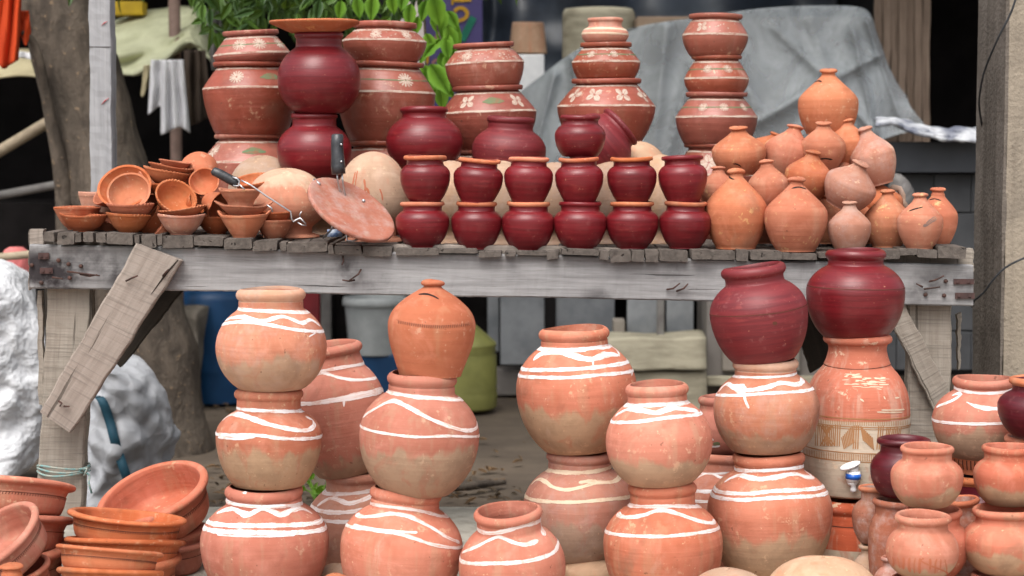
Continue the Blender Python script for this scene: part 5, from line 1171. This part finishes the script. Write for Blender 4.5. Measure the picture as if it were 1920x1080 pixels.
# ------------------------------------------------------------------ under and behind the table
M['bluedrum'] = plain('dark_blue_plastic', (.008, .055, .145), (.006, .042, .115), 7, .45, .4)
M['bucket'] = plain('dirty_white_plastic', (.42, .44, .44), (.33, .35, .35), 10, .5, .4)
M['can'] = plain('yellow_green_plastic', (.25, .25, .075), (.20, .20, .06), 9, .45, .4)
M['zinc'] = plain('galvanised_sheet', (.30, .315, .33), (.20, .215, .23), 7, .5, .5, .35, .2)
M['stone'] = plain('old_greenish_block', (.42, .385, .29), (.28, .255, .19), 6, .95, .1, 0, .7, stretch=(1, 1, 4), det=9)
M['rubble'] = plain('grey_brown_rubble', (.20, .175, .145), (.10, .088, .072), 7, .95, .1, 0, .8, det=9)
M['cabinet'] = plain('grey_brown_panel', (.20, .182, .168), (.155, .14, .128), 5, .75, .25)
M['cabinetl'] = plain('beige_panel', (.28, .25, .215), (.23, .205, .175), 5, .75, .25)
M['red'] = plain('dull_red_plastic', (.28, .03, .035), (.2, .025, .03), 6, .5)
def drum(name, label, cat, cx, yt, yb, hw, Y, prof, mat):
    return lathe(name, label, cat, [(r * hw, h * (yb - yt), 'body') for r, h in prof], (cx, yb), Y, mat, single=True, wob=.002)
drum('drum', 'dark blue plastic drum standing under the left part of the table', 'drum', 412, 538, 752, 70, 8.2, [(.01, 0), (.88, 0), (.93, .02), (.95, .2), (.97, .24), (.97, .27), (1, .3), (1, .62), (1.01, .66), (1, .7), (1, .9), (.93, .98), (.6, 1), (.01, 1)], M['bluedrum'])
drum('bucket', 'dirty white plastic bucket on a blue crate under the table', 'bucket', 705, 556, 664, 60, 8.4, [(.01, 0), (.8, 0), (.84, .03), (.96, .85), (1.04, .86), (1.04, .93), (1, 1), (.94, 1), (.8, .1), (.01, .08)], M['bucket'])
pxbox('crate', 'dark blue crate under the white bucket', 'crate', 652, 664, 762, 760, 8.3, .35, M['bluedrum'], bev=.012)
pxbox('box', 'dull red box behind the leaning striped pot under the table', 'box', 566, 548, 600, 640, 8.8, .25, M['red'])
pxbox('box', 'pale grey box strip beside the dull red box under the table', 'box', 601, 545, 622, 700, 8.8, .25, M['greyduty'])
CNp = [(.01, 0), (.86, 0), (.96, .03), (.98, .18), (.93, .20), (.98, .225), (.93, .25), (.97, .28), (.95, .60), (.89, .62), (.95, .645), (.90, .67), (.95, .70), (.94, .735), (.80, .78), (.35, .92), (.27, .95), (.22, 1), (.01, 1)]
drum('jerrycan', 'yellow-green ribbed plastic jerrycan behind the orange money pot', 'jerrycan', 872, 596, 766, 62, 7.9, CNp, M['can'])
pxbox('metal_sheet', 'dull galvanised metal panel under the middle of the table', 'metal panel', 938, 540, 1152, 684, 8.3, .05, M['zinc'], bev=.004)
pxbox('metal_sheet', 'narrow grey metal strip left of the galvanised panel', 'metal panel', 914, 540, 936, 660, 8.4, .05, M['zinc'], bev=.004)
pxbox('plank', 'brown board on the ground below the galvanised panel', 'plank', 930, 692, 1010, 742, 8.35, .12, M['cabinet'])
def roughbox(name, label, cat, x0, y0, x1, y1, Y, dep, mat, amp=.02, seed=0):
    a, b = W(x0, y0, Y), W(x1, y1, Y); nx, nzv, ny = 16, 8, 4; import bmesh
    bm = bmesh.new(); bmesh.ops.create_cube(bm, size=1.0); bmesh.ops.subdivide_edges(bm, edges=bm.edges[:], cuts=12, use_grid_fill=True)
    for v in bm.verts:
        p = Vector(((a.x + b.x) / 2 + v.co.x * (b.x - a.x), Y + dep / 2 + v.co.y * dep, (a.z + b.z) / 2 + v.co.z * (a.z - b.z)))
        v.co = p + Vector((nz(p.x * 6, p.z * 6, p.y * 6 + seed), nz(p.x * 6, p.z * 6, p.y * 6 + 9 + seed), nz(p.x * 6, p.z * 6, p.y * 6 + 5 + seed))) * amp
    me = bpy.data.meshes.new(name); bm.to_mesh(me); bm.free(); me.materials.append(mat); me.polygons.foreach_set('use_smooth', np.full(len(me.polygons), True))
    o = bpy.data.objects.new(name, me); COL.objects.link(o); return tag(o, label, cat)
roughbox('stone_block', 'upper of two weathered greenish beams behind the right pots', 'beam', 1132, 634, 1324, 694, 7.6, .3, M['stone'], .014)
roughbox('stone_block', 'lower weathered greenish beam, resting on the ground behind the right pots', 'beam', 1150, 697, 1326, 786, 7.62, .32, M['stone'], .014, 4)
pxbox('wooden_block', 'small brown block above the greenish beams, right of the large banded pot', 'block', 1150, 600, 1172, 632, 7.8, .1, M['cabinetl'])
pxbox('glass_pane', 'dark glassy pane standing on the greenish beams', 'pane', 1176, 560, 1232, 632, 7.9, .02, M['zinc'], bev=.002)
pxbox('board', 'narrow white board standing on the greenish beams', 'board', 1232, 556, 1246, 634, 7.8, .03, M['greyduty'])
pxbox('glass_pane', 'second dark pane right of the narrow white board', 'pane', 1250, 556, 1300, 632, 7.95, .02, M['zinc'], bev=.002)
CB = empty('cabinet', 'grey-brown panelled cabinet behind the plum red pot', 'cabinet', W(1400, 745, 7.7))
cb0 = Vector(CB.location)
def cbx(name, x0, y0, x1, y1, Y, dep, mat):
    a, b = W(x0, y0, Y), W(x1, y1, Y)
    return slabbox(name, None, None, Vector(((a.x + b.x) / 2, Y + dep / 2, (a.z + b.z) / 2)) - cb0, (abs(b.x - a.x), dep, abs(a.z - b.z)), mat, parent=CB)
cbx('carcass', 1326, 470, 1640, 724, 7.75, .4, M['cabinet']); cbx('door', 1356, 480, 1500, 696, 7.72, .028, M['cabinetl']); cbx('door', 1512, 480, 1630, 640, 7.72, .028, M['cabinetl'])
cbx('base_board', 1326, 706, 1640, 724, 7.71, .035, M['stone'])
slabbox('back_partition', 'black partition wall closing the space behind the table', 'wall', (.7, 9.2, .5), (3.6, .08, 1.0), M['shadeblack'])
roughbox('rubble_heap', 'low bank of grey-brown rubble beside the tree foot and blue drum', 'rubble', 318, 590, 372, 800, 7.9, .5, M['rubble'], .05)
# clear plastic over stacked boxes, dark tarp, stone drum
def plastic():
    t = NT('clear_plastic_sheet'); v = t.obj(False); n = t.noise(t.scale(v, (1, 1, .8)), 5, 6, .6, 1.2); n2 = t.noise(v, 14, 5, .6, 1.5)
    col = t.mix(t.step(n, .38, .66), (.36, .395, .42), (.43, .465, .485)); n3 = t.noise(v, 22, 8, .6, 2.0); t.bump(t.math('ADD', t.math('ABSOLUTE', t.math('SUBTRACT', n2, .5)), t.math('MULTIPLY', n3, .25)), .35, .03)
    t.set(t.b.inputs['Base Color'], col); t.b.inputs['Roughness'].default_value = .24
    tr = t.nd('ShaderNodeBsdfTransparent'); mx = t.nd('ShaderNodeMixShader')
    t.set(mx.inputs[0], t.math('ADD', .44, t.math('MULTIPLY', t.step(n, .36, .68), .16))); t.t.links.new(tr.outputs[0], mx.inputs[1]); t.t.links.new(t.b.outputs[0], mx.inputs[2]); t.t.links.new(mx.outputs[0], t.out.inputs[0])
    return t.m
M['clear'] = plastic()
CREASE = [((1555, 150), (1450, 50), 9, .05), ((1555, 150), (1668, 95), 10, .05), ((1555, 150), (1400, 240), 11, .06), ((1555, 150), (1640, 250), 10, .05), ((1555, 150), (1490, 280), 9, .05), ((1555, 150), (1520, 40), 8, .04),
          ((1075, 110), (1090, 300), 10, .07), ((1040, 140), (1000, 290), 9, .05), ((1250, 50), (1225, 280), 14, .06), ((1340, 40), (1420, 200), 12, .05), ((1300, 120), (1240, 330), 10, .05), ((1625, 40), (1690, 230), 9, .05), ((1600, 60), (1655, 330), 10, .05)]
def crease(x, y):
    s = 0
    for (ax, ay), (bx, by), w, h in CREASE:
        dx, dy = bx - ax, by - ay; L2 = dx * dx + dy * dy; t = max(0, min(1, ((x - ax) * dx + (y - ay) * dy) / L2))
        d = math.hypot(x - ax - t * dx, y - ay - t * dy); s += h * math.exp(-abs(d) / w) * (1 - .5 * t)
    return s
topx = crspline([(972, 176), (1010, 146), (1060, 108), (1110, 80), (1200, 50), (1300, 36), (1440, 18), (1560, 12), (1612, 14), (1632, 30), (1650, 75), (1672, 140)], 5)
def drape(u, v):
    a = pick(topx, u); fl = max(0, (u - .72) / .28)
    if v < .22:                      # lies on the boxes
        k = v / .22; return W(a[0] - (1 - k) * 4, a[1] + 3 * math.sin(u * 9), 8.2 + (1 - k) * .6)
    k = (v - .22) / .78
    x = a[0] + fl * fl * 62 * k + 6 * nz(u * 7, k * 4, 2); y = a[1] + k * (lin([0, .78, .86, 1], [430, 430, 262, 240], u) - a[1])
    Y = 8.2 - .16 * k + .03 * math.sin(u * 15 + 1.5 * math.sin(k * 3)) * k + .04 * nz(u * 4 + k, k * 2 - u * 2, 4) - 1.2 * crease(x, y) + .02
    return W(x, y, Y)
tag(sheet('plastic_sheet', drape, 190, 100, M['clear'], th=0.002), 'translucent grey plastic sheet draped over stacked boxes behind the painted pots', 'plastic sheet')
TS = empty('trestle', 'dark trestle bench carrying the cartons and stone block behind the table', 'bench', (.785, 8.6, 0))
slabbox('bench_top', None, None, (0, 0, .595), (1.60, .72, .05), M['darkwood'] if False else M['shadeblack'], parent=TS)
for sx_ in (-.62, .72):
    for sy_ in (-.3, .3): slabbox('leg', None, None, (sx_, sy_, .285), (.05, .05, .57), M['shadeblack'], parent=TS)
M['carton'] = plain('brown_carton', (.30, .215, .15), (.24, .17, .12), 3, .9)
slabbox('carton', 'brown carton dimly visible under the clear plastic sheet', 'carton', (1.05, 8.62, 1.14), (1.02, .5, 1.04), M['carton'])
slabbox('carton', 'lower dark carton under the left slope of the plastic sheet', 'carton', (.345, 8.62, .985), (.37, .44, .73), M['cabinet'])
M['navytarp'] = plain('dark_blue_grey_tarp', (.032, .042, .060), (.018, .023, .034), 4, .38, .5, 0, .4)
tpx = crspline([(862, 80), (880, 40), (900, 6), (930, -20), (1000, -30), (1150, -32), (1300, -34), (1480, -36), (1570, -30)], 6)
def navy(u, v):
    a = pick(tpx, u)
    if v < .25: k = v / .25; return W(a[0], a[1] - 2 + 3 * math.sin(u * 8), 9.35 + (1 - k) * .5)
    k = (v - .25) / .75
    return W(a[0] - 6 * k + 8 * nz(u * 6, k * 3, 2), a[1] + k * 330, 9.35 + .06 * math.sin(u * 30 + k * 2) * (1 - .3 * k) - .1 * k + .05 * nz(u * 8, k * 5, 3))
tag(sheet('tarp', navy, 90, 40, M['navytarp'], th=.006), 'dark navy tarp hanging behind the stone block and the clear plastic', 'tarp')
STp = [(.01, 0), (.98, 0), (1, .01), (1, .9), (.98, .95), (.92, .985), (.6, 1), (.01, 1)]
drum('stone_drum', 'round grey-green stone block standing in front of the dark tarp', 'stone block', 1122, 16, 169, 68, 8.62, STp, M['stone'])
lathe('flower_pot', 'pale upside-down clay flowerpot in front of the dark tarp', 'flowerpot', [(.4, 0, 'body'), (35, 0, 'body'), (35.5, 2, 'body'), (29.5, 56, 'body'), (28.5, 58, 'body'), (.4, 58, 'body')], (990, 101), 8.6, M['beige'], single=True)
pxbox('white_box', 'white box under the pale flowerpot', 'box', 966, 102, 1020, 477, 8.5, .2, M['wplastic'])
# purple sign with yellow lettering
M['purple'] = plain('purple_sign_board', (.085, .07, .20), (.065, .052, .165), 5, .6)
M['gold'] = plain('yellow_sign_paint', (.55, .32, .02), (.45, .24, .02), 14, .6)
M['signpink'] = plain('faded_pink_sign_paint', (.38, .17, .16), (.30, .14, .14), 14, .6)
M['signgreen'] = plain('green_sign_paint', (.01, .16, .10), (.01, .13, .08), 14, .6)
SG = empty('sign_board', 'purple sign board with yellow lettering behind the creeper', 'sign', W(850, 320, 7.9)); sg0 = Vector(SG.location)
a, b = W(795, -70, 7.9), W(905, 330, 7.9)
slabbox('panel', None, None, Vector(((a.x + b.x) / 2, 7.92, (a.z + b.z) / 2)) - sg0, (b.x - a.x, .03, a.z - b.z), M['purple'], parent=SG)
def glyph(name, pts, w, mat):
    A = crspline(pts, 6); V, Fc = [], []; T = np.gradient(A, axis=0)
    for p, t in zip(A, T):
        t = t / max(np.linalg.norm(t), 1e-6)
        for s in (-1, 1):
            for Y in (7.9, 7.904): V.append(W(p[0] - t[1] * w / 2 * s, p[1] + t[0] * w / 2 * s, Y) - sg0)
    k = len(A); Fc = [f for i in range(k - 1) for f in ((4 * i, 4 * i + 2, 4 * i + 6, 4 * i + 4), (4 * i, 4 * i + 4, 4 * i + 5, 4 * i + 1), (4 * i + 2, 4 * i + 3, 4 * i + 7, 4 * i + 6))]
    o = mesh(name, V, Fc, M[mat], SG, False); bm_fix(o.data)
glyph('lettering', [(852, 22), (858, 16), (866, 15), (873, 19), (876, 26), (872, 34), (863, 38), (852, 40), (848, 38)], 7, 'gold')
glyph('lettering', [(850, 26), (849, 33), (850, 40)], 6, 'gold'); glyph('lettering', [(846, 0), (866, 1), (884, -1)], 6, 'gold'); glyph('lettering', [(849, 0), (848, 9)], 4, 'gold')
glyph('lettering', [(801, 84), (802, 100), (800, 120)], 6, 'gold'); glyph('lettering', [(856, 70), (857, 80)], 7, 'gold')
glyph('lettering', [(811, 120), (816, 113), (826, 113), (831, 119), (830, 127)], 5, 'signpink'); glyph('lettering', [(817, 80), (817, 70), (824, 62)], 5, 'signpink')
glyph('lettering', [(866, 76), (876, 56), (888, 32)], 13, 'signgreen')
# right: old boards, dark doorway, counter, pillar
SH = empty('shed', 'old wooden shed with vertical boards and a black doorway at the upper right', 'shed', (2.05, 8.4, 0)); sh0 = Vector(SH.location)
for i in range(7):
    x = 1640 + i * 15
    board('wall_board', W(x + 7, -160, 8.3 - (i % 2) * .015) , W(x + 7 - i * .6, 480, 8.3 - (i % 2) * .015), (Vector((.0165, 0, 0)),) * 2, Vector((0, .012, 0)), M['slats'], SH, sh0, n=30, jit=.002)
slabbox('back_wall', None, None, (.4, 1.6, 1.1), (2.6, .1, 2.6), M['shadeblack'], parent=SH); slabbox('side_wall', None, None, (1.5, .7, 1.1), (.1, 1.8, 2.6), M['shadeblack'], parent=SH)
slabbox('side_wall', None, None, (-.44, .8, 1.1), (.06, 1.6, 2.6), M['shadeblack'], parent=SH); slabbox('roof', None, None, (.5, .6, 2.42), (2.8, 2.4, .1), M['shadeblack'], parent=SH)  # shed sides and unseen roof added to keep the doorway dark
M['charcoal'] = plain('charcoal_paint', (.042, .046, .054), (.032, .035, .042), 5, .5, .4)
M['greyblock'] = plain('dark_grey_block', (.062, .064, .068), (.045, .047, .05), 6, .8)
CT = empty('counter', 'charcoal grey counter with a block front behind the money pots', 'counter', W(1750, 470, 6.9)); ct0 = Vector(CT.location)
def ctb(name, x0, y0, x1, y1, Y, dep, mat):
    a, b = W(x0, y0, Y), W(x1, y1, Y)
    return slabbox(name, None, None, Vector(((a.x + b.x) / 2, Y + dep / 2, (a.z + b.z) / 2)) - ct0, (abs(b.x - a.x), dep, abs(a.z - b.z)), mat, parent=CT, bev=.004)
ctb('top_beam', 1630, 266, 1900, 324, 6.86, .6, M['charcoal'])
for r_ in range(5):
    for c_ in range(4): ctb('block', 1612 + c_ * 70 + (r_ % 2) * 30, 326 + r_ * 74, 1680 + c_ * 70 + (r_ % 2) * 30, 398 + r_ * 74, 6.92, .3, M['greyblock'])
blob('plastic_bundle', 'whitish plastic bundle on the ground side of the charcoal counter, behind the last money pots', 'plastic bundle', [(1672, 1690, 330), (1664, 1704, 345), (1660, 1712, 375), (1662, 1706, 420)], 6.7, .06, M['greyduty'], 4, .2)
M['dirtycloth'] = plain('soiled_white_cloth', (.50, .51, .53), (.12, .13, .17), 9, .85, .2, det=3)
def wc(u, v):
    x = 1642 + 210 * u; y0 = lin([0, .25, .5, 1], [222, 224, 240, 240], u); y1 = lin([0, .15, .35, .6, 1], [236, 232, 250, 262, 270], u)
    return W(x, y0 + (y1 - y0) * v + 3 * nz(u * 9, v * 3, 1), 6.9 - .14 * v + .04 * nz(u * 8, v * 4, 6) + .02 * math.sin(u * 30))
tag(sheet('cloth', wc, 70, 14, M['dirtycloth'], th=.012), 'crumpled white cloth lying along the charcoal counter', 'cloth')
def pil(name, c1, c2, c3):
    t = NT(name); v = t.obj(False); n = t.noise(v, 9, 8, .65); s = t.noise(t.scale(v, (9, 9, .7)), 1, 5, .6, .5); f = t.noise(v, 90, 4)
    col = t.mix(t.step(n, .36, .66), c1, c2); col = t.mix(t.math('MULTIPLY', t.step(s, .5, .7), .7), col, c3)
    col = t.mix(t.math('MULTIPLY', t.step(f, .6, .7), .4), col, tuple(x * .5 for x in c3)); t.bump(t.math('ADD', n, f), .6, .008); return t.done(col, .92, .15)
M['pillar'] = pil('weathered_concrete', (.30, .255, .20), (.23, .195, .155), (.145, .118, .092))
M['pillarshade'] = pil('shaded_concrete', (.165, .142, .122), (.12, .102, .087), (.068, .056, .046))  # same streaked concrete, darker: shade of the side put into its colour
cA = W(1888, 300, 4.95); cA.z = 0
PL = empty('concrete_pillar', 'square weathered concrete pillar with a dark shaded side at the right edge', 'pillar', cA)
hgt = 3.2; wL = Vector((0, .30, 0)); wR = Vector((.34, 0, 0)); r1 = Vector((0, 0, 0))
def prism(name, pts, mat):
    nv = 24; V = []; k = len(pts)
    for i in range(nv + 1):
        for j, p in enumerate(pts): V.append(Vector((p.x + .004 * nz(i * .9, j, 2), p.y + .004 * nz(i * .9, j, 7), hgt * i / nv)))
    Fc = [(i * k + j, i * k + (j + 1) % k, (i + 1) * k + (j + 1) % k, (i + 1) * k + j) for i in range(nv) for j in range(k)] + [tuple(range(k)), tuple(nv * k + j for j in range(k))]
    o = mesh(name, V, Fc, mat, PL, False); bm_fix(o.data)
nL = Vector((-1, 0, 0)) * .008
prism('shaft', [r1, wR, wR + wL, wL], M['pillar'])
prism('shaded_face', [r1 + nL * 1.05 + wL * .004, r1 - nL * .02 + wL * .004, wL - nL * .02, wL + nL * 1.05], M['pillarshade'])
M['cable'] = plain('black_cable', (.03, .032, .036), None, 30, .5)
tag(mesh('cable', *tube([W(x, y, Y) for x, y, Y in crspline([(1912, -30, 4.90), (1897, 20, 4.9), (1870, 75, 4.92), (1847, 130, 5.0), (1838, 170, 5.05), (1836, 200, 5.12), (1842, 240, 5.2)], 5)], .0028, 8), M['cable']), 'thin black cable hanging down the upper part of the concrete pillar', 'cable')
tag(mesh('cable', *tube([W(x, y, Y) for x, y, Y in crspline([(1980, 462, 4.88), (1920, 484, 4.88), (1885, 502, 4.89), (1862, 525, 4.9), (1845, 548, 4.93), (1828, 563, 4.97), (1822, 575, 5.1)], 5)], .0028, 8), M['cable']), 'grey cable slanting across the pillar to the end of the table rail', 'cable')
# ------------------------------------------------------------------ light, sky and camera
wd = bpy.data.worlds.new('World'); SC.world = wd; wd.use_nodes = True
nt = wd.node_tree; sky = nt.nodes.new('ShaderNodeTexSky'); sky.sky_type = 'NISHITA'; sky.sun_disc = False
EL, AZ = math.radians(58), math.radians(200)
sky.sun_elevation = EL; sky.sun_rotation = AZ; sky.air_density = 1.0; sky.dust_density = 6.0; sky.ozone_density = 1.0
hs_ = nt.nodes.new('ShaderNodeHueSaturation'); hs_.inputs['Saturation'].default_value = .30
nt.links.new(sky.outputs[0], hs_.inputs['Color']); nt.links.new(hs_.outputs[0], nt.nodes['Background'].inputs[0]); nt.nodes['Background'].inputs[1].default_value = .15; SC.view_settings.exposure = .75
sl = bpy.data.lights.new('Sun', 'SUN'); sl.energy = .9; sl.angle = math.radians(40); sl.color = (1, .955, .90)
so = bpy.data.objects.new('Sun', sl); COL.objects.link(so)
dirv = Vector((math.sin(AZ) * math.cos(EL), math.cos(AZ) * math.cos(EL), math.sin(EL)))
so.rotation_euler = dirv.to_track_quat('Z', 'Y').to_euler(); so.location = dirv * 20
cd = bpy.data.cameras.new('Camera'); co = bpy.data.objects.new('Camera', cd); COL.objects.link(co)
cd.sensor_width = 36; cd.lens = F / 1920 * 36; cd.clip_end = 400; cd.clip_start = .05
co.location = CAM; co.rotation_euler = (math.pi / 2 - PITCH, 0, 0)
cd.dof.use_dof = True; cd.dof.focus_distance = 4.25; cd.dof.aperture_fstop = 4.4; cd.dof.aperture_blades = 9
SC.camera = co
SC.view_settings.view_transform = 'Standard'; SC.view_settings.look = 'None'; SC.view_settings.gamma = 1
SC.render.engine = 'CYCLES'; SC.cycles.use_denoising = True; SC.cycles.max_bounces = 8; SC.cycles.transparent_max_bounces = 12
